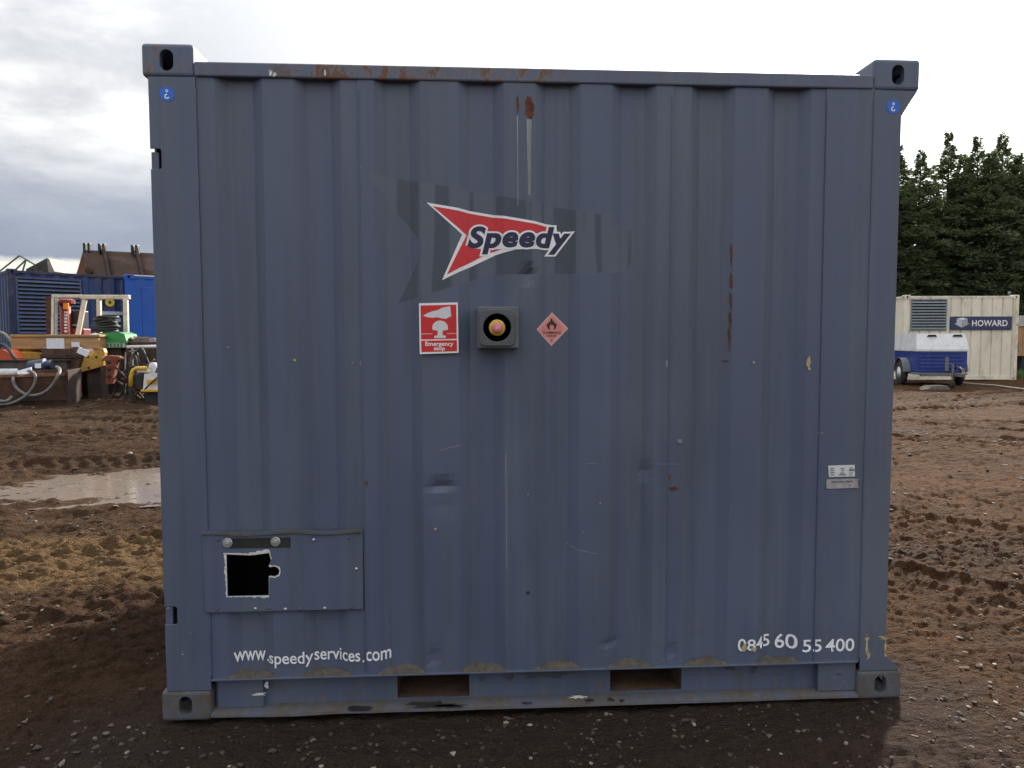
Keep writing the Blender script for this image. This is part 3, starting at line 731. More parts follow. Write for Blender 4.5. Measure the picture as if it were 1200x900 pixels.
# emergency stop sign
SIGNR = pmat('sign_red', (.58,.018,.022), .35, 0, .06, 4, bump=.03)
SIGNG = pmat('sign_pale_grey', (.66,.67,.69), .4, 0, .06, 8, bump=.03)
ys_ = -.0005
q = [(491,355.5),(536.5,354.5),(537.5,413.5),(492,415)]
me = plate([[W(*p) for p in q]], .004, ys_-.004, 'emergency_sign'); sign = link('emergency_sign', me, WHITE, ROOT); sign['label'] = 'red and white emergency stop sign with hand above mushroom button'
e0 = ys_-.0045
flat('red_field', [(493,358),(534.7,357),(535.3,397),(493.5,397.8)], SIGNR, sign, 0, False, e0)
flat('red_field', [(493.6,399.3),(535.4,398.5),(535.7,411.6),(494,412.6)], SIGNR, sign, 0, False, e0)
flat('hand_symbol', [(496,370),(502,366.5),(508,364.5),(513,363.5),(518,360.8),(527.5,358.8),(528.8,370.5),(523,373.5),(517.5,373.2),(513,371.8),(507,372.4),(500,371.6)], SIGNG, sign, 0, False, e0-.0006)
bt = [(507,386.5)]+[(515.8-9.2*math.cos(R(k*20)), 384-8.4*math.sin(R(k*20))) for k in range(10)]+[(525,386.5),(518.8,387.5),(518.8,392.8),(522.4,393.5),(522.4,396),(509,396.3),(509,393.8),(512.8,393),(512.8,387.5)]
flat('button_symbol', bt, SIGNG, sign, 0, False, e0-.0006)
flat('panel_line', [(494,391),(507,391),(507,391.6),(494,391.7)], SIGNG, sign, 0, False, e0-.0006); flat('panel_line', [(524,390.6),(535,390.5),(535,391.1),(524,391.2)], SIGNG, sign, 0, False, e0-.0006)
lettering('lettering', 'Emergency', (498.5,400.3,531.5,406.8), WHITE, sign, 0, .018, wall=False, y=e0-.0006)
lettering('lettering', 'stop', (508.5,406.6,521.5,411.8), WHITE, sign, 0, .018, wall=False, y=e0-.0006)
# flammable diamond
PINK = pmat('faded_pink', (.66,.23,.22), .5, 0, .12, 25, bump=.03); PALEP = pmat('pale_pink_line', (.78,.52,.50), .5, 0, .1, 25, bump=0); INK = pmat('black_ink', (.015,.013,.013), .5, 0, .1, 9, bump=0)
dia = flat('flammable_diamond', [(648,365.8),(667.3,384.8),(647.2,405.4),(629.2,386)], PALEP, ROOT, .0012); dia['label'] = 'faded pink flammable liquid diamond sticker'
flat('pink_field', [(648,367.2),(665.9,384.8),(647.2,403.9),(630.6,386)], PINK, dia, .0017)
flat('thin_frame', [(648,369),(664,384.8),(647.2,402),(632.4,386)], PALEP, dia, .0022, holes=[[(648,369.8),(663.2,384.8),(647.2,401.2),(633.2,386)]])
fl = [(643.5,385.5),(641.6,381.5),(642.3,378.2),(643.6,380),(644.2,376),(645.6,378.2),(646.6,372.4),(648.6,374.4),(649.6,377.6),(650.6,375.4),(651.5,379.6),(653,377.8),(653.4,382),(651.6,385.6),(649.6,386.4),(650.6,382.8),(649,380),(648,381.6),(647,379.4),(645,382.2),(645.6,386.2)]
flat('flame_symbol', fl, INK, dia, .0024)
lettering('lettering', 'FLAMMABLE', (637,388.2,658.5,391.0), INK, dia, .0024, .01); lettering('lettering', 'LIQUID', (641.5,392.0,653.5,395.0), INK, dia, .0024, .01); lettering('lettering', '3', (646.4,397.6,648.6,400.4), INK, dia, .0024, .01)
# emergency stop switch
BOXG = pmat('switch_box_grey', (.105,.115,.130), .45, 0, .15, 20, rust=.05); RIMG = pmat('switch_plate_grey', (.085,.092,.105), .4, 0, .15, 25)
YEL = pmat('faded_yellow', (.62,.42,.03), .5, 0, .2, 50); PKB = pmat('faded_red_plastic', (.62,.22,.24), .5, 0, .25, 80)
bx = [W(559, 360), W(607, 408)]
mb = MB(); mb.box(bx[0][0], bx[1][0], -.052, .030, bx[1][1], bx[0][1], bev=.004); sw = part('stop_switch', mb, BOXG, ROOT)
cxs, czs = W(582.5, 384, -.055); rr = .020
me = plate([rrect(cxs-.068, czs-.070, cxs+.068, czs+.070, .022), circ(cxs, czs, .053, 36)], .010, -.063, 'switch_plate', .0025); link('switch_plate', me, RIMG, sw)
mb = MB(); mb.lathe([(.0528, 0), (.050, .0)], (cxs, -.0535, czs), (0,-1,0), 32, True); part('switch_well', mb, pmat('switch_well_grey', (.028,.030,.034), .6, 0, .2, 30), sw)
mb = MB(); mb.lathe([(.031, 0), (.031, .006), (.027, .008), (.018, .008)], (cxs, -.054, czs), (0,-1,0), 28); part('yellow_ring', mb, YEL, sw, True)
mb = MB(); mb.lathe([(.012, 0), (.012, .012), (.0205, .014), (.0212, .019), (.018, .023), (.008, .0245), (.0, .025)], (cxs, -.060, czs), (0,-1,0), 24); part('push_button', mb, PKB, sw, True)
for p in ((568.5,370), (571.5,401), (598,369), (598,399)):
    x, z = W(p[0], p[1], -.06); mb = MB(); mb.lathe([(.0045, 0), (.004, .002)], (x, -.0632, z), (0,-1,0), 10); part('screw', mb, BOXG, sw)
# lifting-point stickers
BLUE = pmat('sticker_blue', (.008,.13,.62), .35, 0, .08, 20, bump=0)
for (px, py) in ((195.5, 110), (1047, 125)):
    x, z = W(px, py); me = curve_mesh([circ(x, z, .0265, 28)], 0, 'lift_sticker'); s = link('lift_sticker', drape(me, .0012, False, .002), BLUE, ROOT)
    def arc(cx, cz, r, w, a0, a1, n=14):
        o_ = [(cx+(r+w)*math.cos(R(a0+(a1-a0)*k/n)), cz+(r+w)*math.sin(R(a0+(a1-a0)*k/n))) for k in range(n+1)]
        return o_+[(cx+(r-w)*math.cos(R(a0+(a1-a0)*k/n)), cz+(r-w)*math.sin(R(a0+(a1-a0)*k/n))) for k in range(n, -1, -1)]
    me = curve_mesh([circ(x, z+.011, .0052, 16), circ(x, z+.011, .0022, 12)], 0, 'hook_symbol'); link('hook_symbol', drape(me, .0018, False, .002), WHITE, s)
    me = curve_mesh([arc(x, z-.0085, .0072, .0022, 80, 340, 14)], 0, 'hook_symbol'); link('hook_symbol', drape(me, .0018, False, .002), WHITE, s)
# web address and telephone number
UW = pmat('vinyl_white', (.82,.84,.88), .45, 0, .08, 30, bump=0)
web = None
for s, r in (('www', (272,767.2,309,778.0)), ('.', (311,775.2,313.4,778.0)), ('speedy', (313.5,765.6,366,782.6)), ('services', (366.5,763.6,422,776.0)), ('.', (424.6,774.4,426.6,777.0)), ('com', (428.6,764.4,457.6,774.8))):
    o, _ = lettering('web_address', s, r, UW, web or ROOT, .0012, .012)
    if s == 'services':
        pass
num = None
for s, r in (('0', (865.5,749.6,875,764.0)), ('8', (876.5,750.2,886.4,763.4)), ('4', (886.8,747.8,896.2,761.8)), ('5', (897,746.8,905.5,760.8)), ('60', (912,746.4,936,762.8)), ('55', (941.4,750.6,963.6,764.6)), ('400', (968.6,749.6,1002,763.6))):
    lettering('phone_number', s, r, UW, ROOT, .0012, .012)
for p in ((873,760,6,9), (884,762,7,5)): blob('peeled_patch', *p, PRIMER, .002)
# data plates
PLW = pmat('plate_white', (.70,.73,.74), .35, .2, .08, 60, bump=0); PLG = pmat('plate_grey', (.42,.40,.41), .45, .3, .2, 60, dirt=.3, bump=.05); INKG = pmat('plate_print', (.14,.16,.17), .5, 0, .3, 60, bump=0)
me = plate([[W(*p) for p in [(971.5,546),(1002.3,545),(1002.6,558.6),(971.8,559.4)]]], .002, .004, 'data_plate', .0004); p1 = link('data_plate', me, PLW, ROOT)
for a in ((973.4,548.6,978,549.6),(973.4,551,978,552),(973.4,553.4,978,554.4),(973.4,556,978,557),(985.6,548.6,990,549.6),(986.6,551,989,552.2),(985,554,990,555),(983,556,992,557),(996,548.2,1000,549),(995.4,550,1001.8,551.8),(995.4,554,999.8,554.8),(995.4,556.4,999,557.2)):
    flat('print_line', [(a[0],a[1]),(a[2],a[1]),(a[2],a[3]),(a[0],a[3])], INKG, p1, 0, False, .0016)
me = plate([[W(*p) for p in [(969.2,563.6),(973,561.8),(1003,561.2),(1005.6,563.2),(1005.8,572.0),(969,573.2)]]], .002, .004, 'data_plate', .0004); p2 = link('data_plate', me, PLG, ROOT)
for a in ((975,563.8,982,565.6),(983.6,563.6,990,565.4),(991.6,563.2,1000,565.0),(995,568.4,998,569.2)):
    flat('print_line', [(a[0],a[1]),(a[2],a[1]),(a[2],a[3]),(a[0],a[3])], INKG, p2, 0, False, .0016)
for p in ((969.8,562.6),(1005,562.4),(969.4,571.6),(1005,571.2)):
    x, z = W(*p); mb = MB(); mb.lathe([(.004, 0), (.003, .002)], (x, .0018, z), (0,-1,0), 8); part('rivet', mb, ZINC, p2)
# rust scabs, scratches, chips
blob('rust_patch', 620, 124, 11, 30, RUSTP, .0008, rough=.25, n=18); blob('rust_patch', 607, 122, 2.6, 26, RUSTP, .0008)
RUN = pmat('pale_run', (.24,.25,.25), .5, 0, .3, 60, bump=0, stretch=(1,1,.05))
flat('rain_run', [(617.3,139),(623,139),(622,228),(619.4,228)], RUN, ROOT, .0004); flat('rain_run', [(605.6,135),(607.2,135),(607.6,240),(606.6,240)], RUN, ROOT, .0004)
for (x, y0, y1) in ((858,288,310),(858,320,338),(857.5,340,360),(856.6,365,382),(855.6,384,408)): blob('rust_streak', x, (y0+y1)/2, 2.2, y1-y0, RUSTP, .0007, rough=.5)
blob('rust_streak', 853, 423, 7, 1.6, RUSTP, .0007)
flat('scratch', [(592.4,532),(593.4,532),(594.4,668),(593.6,668)], SCR, ROOT, .0006)
for p in ([(515,528),(528,524),(541,521.6),(541,522.4),(528,525),(515,529)], [(664,638),(678,645),(702,650),(702,650.6),(678,646),(664,639)], [(688,543),(700,543),(700,543.7),(688,543.7)], [(424,196),(421,193),(420.6,194),(423.6,197.4)], [(770,544),(800,544),(800,544.5),(770,544.5)], [(958,507.4),(966,506.6),(966,508),(959,508.4)]): flat('scratch', p, SCR, ROOT, .0006)
for p in ((345,422,4,3),(423,426,3,7),(413,425,2.4,2.4),(948,425,5,14),(949,432,3,4),(884,425,2.4,4),(265,407,2.4,1.6),(782,426,3,9),(797,517,6,6),(757,553,4,8),(1016,745,3,3),(704,590,2,2),(619,580,3,2),(510,620,3,2),(684,625,3,1.4),(390,620,2,2),(223,742,2,2),(214,767,2,2)): blob('paint_chip', *p, random.choice([SCR, PRIMER]), .0009, wall=p[0] > 238 and p[0] < 1015, y=.002)
for p in ((429,567,4,6),(790,573,12,5),(785,560,4,6),(619,695,5,4)): blob('rust_patch', *p, RUSTP, .0009)
blob('rust_patch', 619, 696, 5, 3, BSCR, .0011)
for (x, y, w, h) in ((1016,748,5,8),(1016,760,3,14),(1018,768,4,8),(1036,748,7,4),(1038,758,3,12),(1038,767,3,6),(1032,746,5,2)): blob('paint_chip', x, y, w, h, PRIMER, .0009, False, .002, rough=.5)
# scrapes on the bottom rail
for (x, y, w, h) in ((508,824,60,7),(530,825,40,5),(420,828,40,5),(617,822,14,3),(690,819,12,4),(715,818,8,4),(728,819,5,4)):
    blob('black_scrape', x, y, w, h, BSCR, .0025, False, -.011, rough=.45)
for (x, y, w, h) in ((640,796,70,16),(595,799,14,9),(565,802,12,6),(860,789,14,8),(890,790,8,10),(985,792,6,3)): blob('dark_scrape', x, y, w, h, pmat('scraped_primer', (.055,.062,.08), .7, 0, .3, 30), .0015, False, YW-(.036 if x > 960 else 0), rough=.55)
blob('white_scuff', 310, 806, 5, 9, BAREM, .001, False, .0285); blob('white_scuff', 302, 817, 16, 4, BAREM, .001, False, .0285, rough=.6); blob('white_scuff', 676, 815, 18, 3, BAREM, .003, False, -.011, rough=.6)
for (x, y, w, h) in ((317,86,4,7),(322,87,5,5),(381,85,3,6)): blob('white_scuff', x, y, w, h, BAREM, .0012, False, .0, rough=.5)

# ------------------------------------------------------------------ other containers
ROTC = -YAW
def simple_container(name, label, corner, rotz, L, D, H, mats, louvre=None, ribs='side', front_pitch=.278, dep=.034):
    """corner = near left bottom corner of the front face; local x along the face, y into the depth"""
    base = Vector(corner); o = thing(name, label, 'container', base, rotz, None)
    P_, RAIL, SL = mats
    def lp(n, mb, m, par=o, sm=False): return part(n, mb, m, par, sm, True)
    v, f = corr_side(L-.10, .13, H-.09, front_pitch, dep, narrow=front_pitch != .278)
    if louvre:
        lx0, lx1, lz0, lz1 = louvre
    mb = MB(); mb.add([(a+.05, d+.015, z) for a, d, z in v], f); lp('front_wall', mb, P_)
    v, f = corr_side(D-.10, .13, H-.09, .278, .034)
    mb = MB(); mb.add([(.015+d, D-.05-a, z) for a, d, z in v], f); lp('side_wall', mb, P_)
    mb = MB(); mb.add([(L-.015-d, a+.05, z) for a, d, z in v], f); lp('side_wall', mb, P_)
    mb = MB(); mb.box(.05, L-.05, D-.03, D-.02, .13, H-.09); lp('rear_wall', mb, P_)
    mb = MB(); mb.box(.03, L-.03, .03, D-.03, H-.10, H-.09); lp('roof', mb, P_)
    mb = MB(); mb.box(.03, L-.03, .03, D-.03, .12, .13); lp('floor', mb, RAIL)
    for (x, y) in ((.0, .0), (L-.1, 0), (0, D-.1), (L-.1, D-.1)):
        mb = MB(); mb.box(x+.003, x+.097, y+.003, y+.097, .118, H-.118, bev=.006); lp('post', mb, RAIL)
    for z0, z1 in ((.02, .14), (H-.09, H-.03)):
        for (x0, x1, y0, y1) in ((.185, L-.185, .004, .06), (.185, L-.185, D-.06, D-.004), (.004, .06, .165, D-.165), (L-.06, L-.004, .165, D-.165)):
            mb = MB(); mb.box(x0, x1, y0, y1, z0, z1, bev=.004); lp('rail', mb, RAIL)
    for sx in (1, -1):
        for sy in (1, -1):
            for sz in (1, -1): put_casting(o, (0 if sx > 0 else L, 0 if sy > 0 else D, H if sz < 0 else 0), sx, sy, sz, RAIL)
    for x in (.045, L-.145):
        mb = MB(); mb.box(x, x+.10, .032, .10, H-.09, H-.032); lp('casting_hole_shade', mb, DARK)  # dark box added inside so the casting holes read as shaded
    if louvre:
        mb = MB(); t_ = .04
        mb.box(lx0-t_, lx0, -.012, .05, lz0-t_, lz1+t_); mb.box(lx1, lx1+t_, -.012, .05, lz0-t_, lz1+t_)
        mb.box(lx0+.001, lx1-.001, -.012, .05, lz1, lz1+t_); mb.box(lx0+.001, lx1-.001, -.012, .05, lz0-t_, lz0)
        fr = lp('louvre', mb, SL)
        mb = MB(); mb.box(lx0, lx1, .008, .0105, lz0, lz1); lp('louvre_back', mb, DARK, fr)
        n = louvre_n(lz1-lz0)
        for k in range(n):
            z = lz0+(lz1-lz0)*(k+.5)/n; h = (lz1-lz0)/n
            mb = MB(); m = Matrix.Translation((0, -.002, z)) @ Matrix.Rotation(R(-38), 4, 'X'); mb.box(lx0+.002, lx1-.002, -.003, .003, -h*.5, h*.5, m); lp('slat', mb, SL, fr)
    return o, lp
def louvre_n(h): return max(8, int(h/.085))

DBLUE = pmat('dark_blue_paint', (.012,.038,.135), .5, 0, .3, 3, rust=.10, dirt=.35, stretch=(1,1,.4))
DBLUE_R = pmat('dark_blue_frame', (.010,.022,.07), .55, 0, .35, 4, rust=.22, dirt=.5)
LBLUE = pmat('louvre_blue', (.045,.075,.16), .5, .1, .3, 8, dirt=.4)
BBLUE = pmat('bright_blue_paint', (.006,.085,.42), .42, 0, .15, 2, dirt=.15, rust=.03)
def gpoint(px, d):                      # ground point in the column px at depth d
    p = at(px, 450, d); return Vector((p.x, p.y, GH(p.x, p.y)))
def bury(p, e=.03): return Vector((p.x, p.y, p.z-e))
def flatbase(px, d): p = gpoint(px, d); return Vector((p.x, p.y, float(zbase(np.float64(p.x), np.float64(p.y)))-.004))
c1, lp1 = simple_container('shipping_container', 'dark blue steel container with wide slatted louvre and faded lettering', flatbase(14, 15.6), R(42), 3.05, 2.44, 2.60, (DBLUE, DBLUE_R, LBLUE), louvre=(.18, 1.36, 1.12, 2.40))
# faded lettering on the blue wall
YEL2 = pmat('emblem_yellow', (.62,.45,.02), .5, 0, .1, 20, bump=0); FADE = pmat('faded_white_print', (.42,.46,.52), .6, 0, .3, 30, bump=0)
mb = MB(); mb.lathe([(.10, 0), (.10, .004)], (1.98, .006, 1.95), (0,-1,0), 20); em = lp1('round_emblem', mb, YEL2); mb = MB(); mb.lathe([(.035, 0), (.035, .002)], (1.98, .0015, 1.95), (0,-1,0), 14); part('emblem_dot', mb, DBLUE_R, em, False, True)
for (x0, x1, z0, z1) in ((1.78,2.25,1.66,1.74),(1.74,2.2,1.50,1.59),(2.35,2.75,1.78,1.86),(2.38,2.72,1.62,1.70),(2.4,2.62,1.52,1.56),(2.62,2.72,1.86,1.95),(1.80,2.20,.98,1.02)):
    mb = MB(); n = int((x1-x0)/.075)
    mb.box(x0, x1, .004, .007, z0, z1)
    lp1('faded_lettering', mb, FADE)
c2, lp2 = simple_container('shipping_container', 'bright blue container with a plain door beside the dark blue one', flatbase(150, 17.0), R(33), 6.06, 2.44, 2.60, (BBLUE, BBLUE, BBLUE), dep=.012)
mb = MB(); mb.box(.35, 1.15, -.004, .03, .2, 2.32, bev=.01); dr = lp2('door', mb, BBLUE); mb = MB(); mb.box(.95, 1.05, -.02, -.004, 1.1, 1.2, bev=.004); part('door_handle', mb, ZINC, dr, False, True)
mb = MB(); mb.box(.2, 4.8, -.003, .02, 2.572, 2.596); lp2('pale_roof_edge', mb, pmat('roof_edge_white', (.72,.74,.74), .5, 0, .15, 9))

CREAM = pmat('cream_paint', (.78,.73,.60), .5, 0, .12, 1.6, rust=.08, dirt=.30, rustcol=(.30,.16,.06), stretch=(1,1,.35))
CREAM_R = pmat('cream_frame', (.78,.72,.58), .5, 0, .15, 3, rust=.20, rustcol=(.32,.19,.08), dirt=.4)
GLV = pmat('louvre_grey', (.20,.235,.27), .45, .2, .2, 9, dirt=.3)
DH = 22.2; hb = flatbase(1057, DH); LH = 134*DH/F_PX
c3, lp3 = simple_container('shipping_container', 'cream container with grey louvre and navy lettered sign board', hb, ROTC, LH, 2.44, 2.60, (CREAM, CREAM_R, GLV), louvre=(.24, 1.26, 1.56, 2.44), front_pitch=.315, dep=.030)
SG = pmat('sign_navy', (.030,.045,.11), .4, 0, .1, 3, bump=0); SGW = pmat('sign_white', (.82,.83,.85), .45, 0, .05, 5, bump=0)
u = DH/F_PX
def hx(px): return (px-1057)*u
zH = lambda py: (447.6-py)*u+.0
mb = MB(); mb.box(hx(1111), hx(1182.6), -.022, .014, zH(388.6), zH(373), bev=.004); sb = lp3('sign_board', mb, SG); sb['label'] = 'navy sign board with white lettering and grey arrow emblem'
me = text_mesh('HOWARD', .022, 0, 'lettering', 1.05); fit(me, hx(1136), hx(1177.4), zH(384.4), zH(377.2)); upright(me, -.0245); link('lettering', me, SGW, sb)
for nm, pts, cc in (('emblem_top', [(1118,375.6),(1124,374.2),(1130.6,375.6),(1124.4,377.6)], (.75,.76,.78)), ('emblem_left', [(1115.4,381.4),(1118,380.6),(1118,375.9),(1124.2,377.9),(1124.2,385.9)], (.52,.54,.57)), ('emblem_right', [(1124.5,385.9),(1124.5,377.9),(1130.8,375.9),(1130.8,380.6),(1133.4,381.4)], (.36,.38,.42))):
    me = curve_mesh([[(hx(a), zH(b_)) for a, b_ in pts]], 0, nm); upright(me, -.0245); link(nm, me, pmat('emblem_'+nm, cc, .5, 0, .05, 5, bump=0), sb)
mb = MB(); mb.tube([(3.22, .06, 2.58), (3.22, .06, 2.66), (3.25, .06, 2.70)], .012, 6); mb.lathe([(.03, 0), (.04, .03), (.03, .07)], (3.22, .06, 2.64), (0,0,1), 10); lp3('roof_light', mb, GLV)

# ------------------------------------------------------------------ compressor trailer
CW = pmat('compressor_white', (.70,.72,.74), .4, 0, .08, 3, dirt=.25); CB = pmat('compressor_blue', (.010,.040,.24), .4, 0, .2, 4, dirt=.25)
TYRE = pmat('tyre_rubber', (.022,.021,.020), .85, 0, .3, 18, dirt=.5); STEEL = pmat('dull_steel', (.20,.19,.18), .5, .5, .35, 14, rust=.3); GREYP = pmat('grey_plastic', (.16,.17,.18), .6, 0, .2, 9)
DC = 19.4; p0 = gpoint(1073, DC)
comp = thing('air_compressor', 'towable blue and white air compressor parked before the cream container', 'compressor', (p0.x, p0.y, p0.z), R(-15))
cs = 53*DC/F_PX/math.cos(R(12)); L_ = 1.9
def pc(n, mb, m, par=comp, sm=False): return part(n, mb, m, par, sm, True)
zb0, zb1, zt_ = .38, .97, 1.42
mb = MB(); mb.box(0, cs, 0, L_, zb0, zb1, bev=.03); body = pc('body', mb, CB)
mb = MB(); a = .02; ins = .13
vs_ = [(-.02,-.03,zb1-.02),(cs+.02,-.03,zb1-.02),(cs+.02,L_+.02,zb1-.02),(-.02,L_+.02,zb1-.02),(.03,ins,zt_),(cs-.03,ins,zt_),(cs-.03,L_-ins,zt_),(.03,L_-ins,zt_),(-.02,-.03,zb1+.03),(cs+.02,-.03,zb1+.03),(cs+.02,L_+.02,zb1+.03),(-.02,L_+.02,zb1+.03)]
mb.add(vs_, [(3,2,1,0),(4,5,6,7),(0,1,9,8),(1,2,10,9),(2,3,11,10),(3,0,8,11),(8,9,5,4),(9,10,6,5),(10,11,7,6),(11,8,4,7)]); hood = pc('hood', mb, CW)
for x0 in (.22, .72):
    mb = MB(); mb.prism([(x0*cs, zt_-.075), (x0*cs+.24, zt_-.075), (x0*cs+.20, zt_-.03), (x0*cs+.04, zt_-.03)], ins-.06, ins+.03); pc('grab_slot', mb, DARK, hood)
for k in range(5):
    mb = MB(); mb.bar((-.01+.012, .15+k*.32, zb1+.05), (.035, .18+k*.31, zt_-.04), .03, .012); pc('hood_rib', mb, CW, hood)
for k in range(5):
    z = zb0+.12+k*.095; mb = MB(); mb.box(.06, cs-.12, -.016, .004, z, z+.05, bev=.006); pc('grille_bar', mb, CB, body)
mb = MB(); mb.box(cs*.56, cs*.63, -.022, .0, zb0+.05, zb0+.42); pc('grille_strap', mb, GREYP, body)
mb = MB(); mb.box(-.01, cs+.01, -.02, L_, zb0-.05, zb0+.0-.001, bev=.008); pc('chassis', mb, GREYP)
for x in (-.17, cs+.02):
    w = thing('wheel_hub', None, None); C.objects.unlink(w); bpy.data.objects.remove(w)
    mb = MB(); mb.lathe([(.17, 0), (.29, .0), (.335, .03), (.345, .075), (.335, .12), (.29, .15), (.17, .15)], (x, L_*.45, .338), (1,0,0), 28); wh = pc('wheel', mb, TYRE, comp, True)
    mb = MB(); mb.lathe([(.17, -.006), (.15, .03), (.06, .035), (.06, -.005), (.0, -.005)], (x, L_*.45, .338), (1,0,0), 20); pc('rim', mb, CW, wh, True)
    mb = MB(); pts = [(x-.02, L_*.45+.42*math.cos(a_), .345+.41*math.sin(a_)) for a_ in np.linspace(.1, 3.04, 14)]
    v = []; f = []
    for k, p in enumerate(pts): v += [p, (p[0]+.19, p[1], p[2])]
    for k in range(13): f.append((2*k, 2*k+1, 2*k+3, 2*k+2))
    mb.add(v, f); mg = pc('mudguard', mb, GREYP); md = mg.modifiers.new('t', 'SOLIDIFY'); md.thickness = .012
hxm = cs*.60
mb = MB(); mb.bar((.12, .05, zb0-.06), (hxm, -.75, .36), .06, .08); mb.bar((cs-.1, .05, zb0-.06), (hxm, -.75, .36), .06, .08); mb.bar((hxm, -.70, .36), (hxm, -1.15, .36), .07, .08); db = pc('drawbar', mb, STEEL)
mb = MB(); mb.lathe([(.02, 0), (.05, .02), (.055, .10), (.03, .16), (.03, .24)], (hxm, -1.10, .30), (0,0,1), 14); mb.bar((hxm, -1.1, .46), (hxm+.02, -.80, .56), .03); pc('hitch', mb, STEEL, db)
mb = MB(); mb.tube([(hxm-.10, -.70, .62), (hxm-.10, -.70, .22)], .026, 10); mb.tube([(hxm-.10, -.70, .62), (hxm-.20, -.72, .64)], .012, 6); js = pc('jockey_stand', mb, STEEL)
mb = MB(); mb.lathe([(.03, 0), (.09, .0), (.10, .02), (.10, .05), (.09, .07), (.03, .07)], (hxm-.135, -.70, .115), (1,0,0), 18); pc('jockey_wheel', mb, TYRE, js, True)
mb = MB(); mb.tube([(hxm+.06, -.9, .40), (hxm-.05, -.95, .52), (hxm+.03, -.6, .58), (hxm+.10, -.2, .46), (hxm+.1, .02, .5)], .016, 6); pc('cable', mb, BLACK, db)
# skid plate lying below the hitch
q0 = gpoint(1083, DC-1.1); q1 = gpoint(1112, DC-1.15)
mb = MB(); mb.prism([(q0.x-.1, q0.z-.03), (q1.x+.05, q1.z-.03), (q1.x-.05, q1.z+.10), (q0.x+.15, q0.z+.13)], q0.y-.1, q0.y+.25)
o = link('concrete_block', mb.mesh('concrete_block'), pmat('muddy_concrete', (.17,.145,.12), .9, 0, .4, 8, bump=.6)); tag(o, 'low muddy concrete wedge lying under the compressor drawbar', 'block')
# pipe lying along the ground
pa = [gpoint(px, d) for px, d in ((1128, 20.6), (1145, 20.3), (1165, 19.6), (1185, 18.6), (1210, 17.6), (1240, 16.4))]
mb = MB(); mb.tube([p+Vector((0,0,.02)) for p in pa], .022, 7); o = link('hose', mb.mesh('hose'), pmat('pale_hose', (.42,.36,.28), .7, 0, .2, 6), None, True); tag(o, 'pale hose lying on the mud before the cream container', 'hose')
# tan wooden crate hut, fence and dark tank beyond the cream container
p = gpoint(1187, 27.0); TAN = pmat('tan_boards', (.42,.235,.12), .7, 0, .2, 5, stretch=(1,1,.3))
shed = thing('site_cabin', 'tan boarded cabin raised on black blocks beyond the cream container', 'cabin', (p.x, p.y, p.z), ROTC)
def ps(n, mb, m): return part(n, mb, m, shed, False, True)
zz0, zz1 = .62, 1.72
for k in range(9):
    mb = MB(); mb.box(k*.30, k*.30+.292, 0, .03, zz0, zz1, bev=.005); ps('board', mb, TAN)
mb = MB(); mb.box(0.005, 2.69, .031, 2.0, zz0+.002, zz1-.002); ps('cabin_body', mb, TAN)
mb = MB(); mb.box(-.06, 2.76, -.06, 2.05, zz1, zz1+.05, bev=.01); ps('roof', mb, pmat('pale_roof', (.55,.45,.33), .7, 0, .2, 4))
for x in (.35, 1.3, 2.3):
    mb = MB(); mb.box(x, x+.42, .1, 1.8, -.05, zz0); ps('support_block', mb, BLACK)
mb = MB(); mb.box(.1, .16, -.012, 0, zz0+.15, zz0+.5); ps('door_bar', mb, STEEL)
p = gpoint(1186, 31.5); fe = thing('panel_fence', 'pale grey panel fence in front of the conifers', 'fence', (p.x-6, p.y, p.z), ROTC)
FG = pmat('fence_grey', (.40,.41,.40), .7, 0, .15, 3)
for k in range(9):
    mb = MB(); mb.box(k*1.6, k*1.6+1.55, 0, .05, .05, 2.28, bev=.01); part('fence_panel', mb, FG, fe, False, True)
    mb = MB(); mb.box(k*1.6-.045, k*1.6-.005, -.02, .07, -.05, 2.36); part('fence_post', mb, FG, fe, False, True)

# grass tufts by the cabin
def tufts():
    rng = random.Random(3); v = []; f = []
    for _ in range(1400):
        px = rng.uniform(1186, 1245); d = rng.uniform(23.2, 27.2); q = gpoint(px, d); h = rng.uniform(.05, .22); a = rng.uniform(0, 6.28); l = rng.uniform(-.1, .1); k = len(v)
        v += [(q.x-.012*math.cos(a), q.y-.012*math.sin(a), q.z-.01), (q.x+.012*math.cos(a), q.y+.012*math.sin(a), q.z-.01), (q.x+l, q.y+rng.uniform(-.1, .1), q.z+h)]; f.append((k, k+1, k+2))
    mb = MB(); mb.add(v, f); o = link('rough_grass', mb.mesh('rough_grass'), pmat('grass_green', (.07,.11,.03), .8, 0, .4, 4, bump=0)); tag(o, 'rough green grass growing beside the tan cabin', 'grass', kind='stuff')
tufts()

# ------------------------------------------------------------------ conifers
def leaf_mat():
    m = bpy.data.materials.new('conifer_foliage'); m.use_nodes = True; t = m.node_tree; b = t.nodes['Principled BSDF']
    p = N(t, 'ShaderNodeTexCoord').outputs['Object']; n = NOISE(t, p, 1.1, 4, .6); r = N(t, 'ShaderNodeNewGeometry').outputs['Random Per Island']
    k = M(t, 'ADD', M(t, 'MULTIPLY', n, .7), M(t, 'MULTIPLY', r, .35))
    c = MIX(t, SS(t, k, .35, .75), rgb(.058,.080,.042), rgb(.165,.200,.105))
    setin(t, b.inputs['Base Color'], c); b.inputs['Roughness'].default_value = .75; b.inputs['Specular IOR Level'].default_value = .25
    tr = N(t, 'ShaderNodeBsdfTranslucent'); setin(t, tr.inputs[0], MIX(t, .5, c, rgb(.15,.19,.07)))
    mx = N(t, 'ShaderNodeMixShader'); mx.inputs[0].default_value = .42
    t.links.new(b.outputs[0], mx.inputs[1]); t.links.new(tr.outputs[0], mx.inputs[2]); t.links.new(mx.outputs[0], t.nodes['Material Output'].inputs[0]); return m
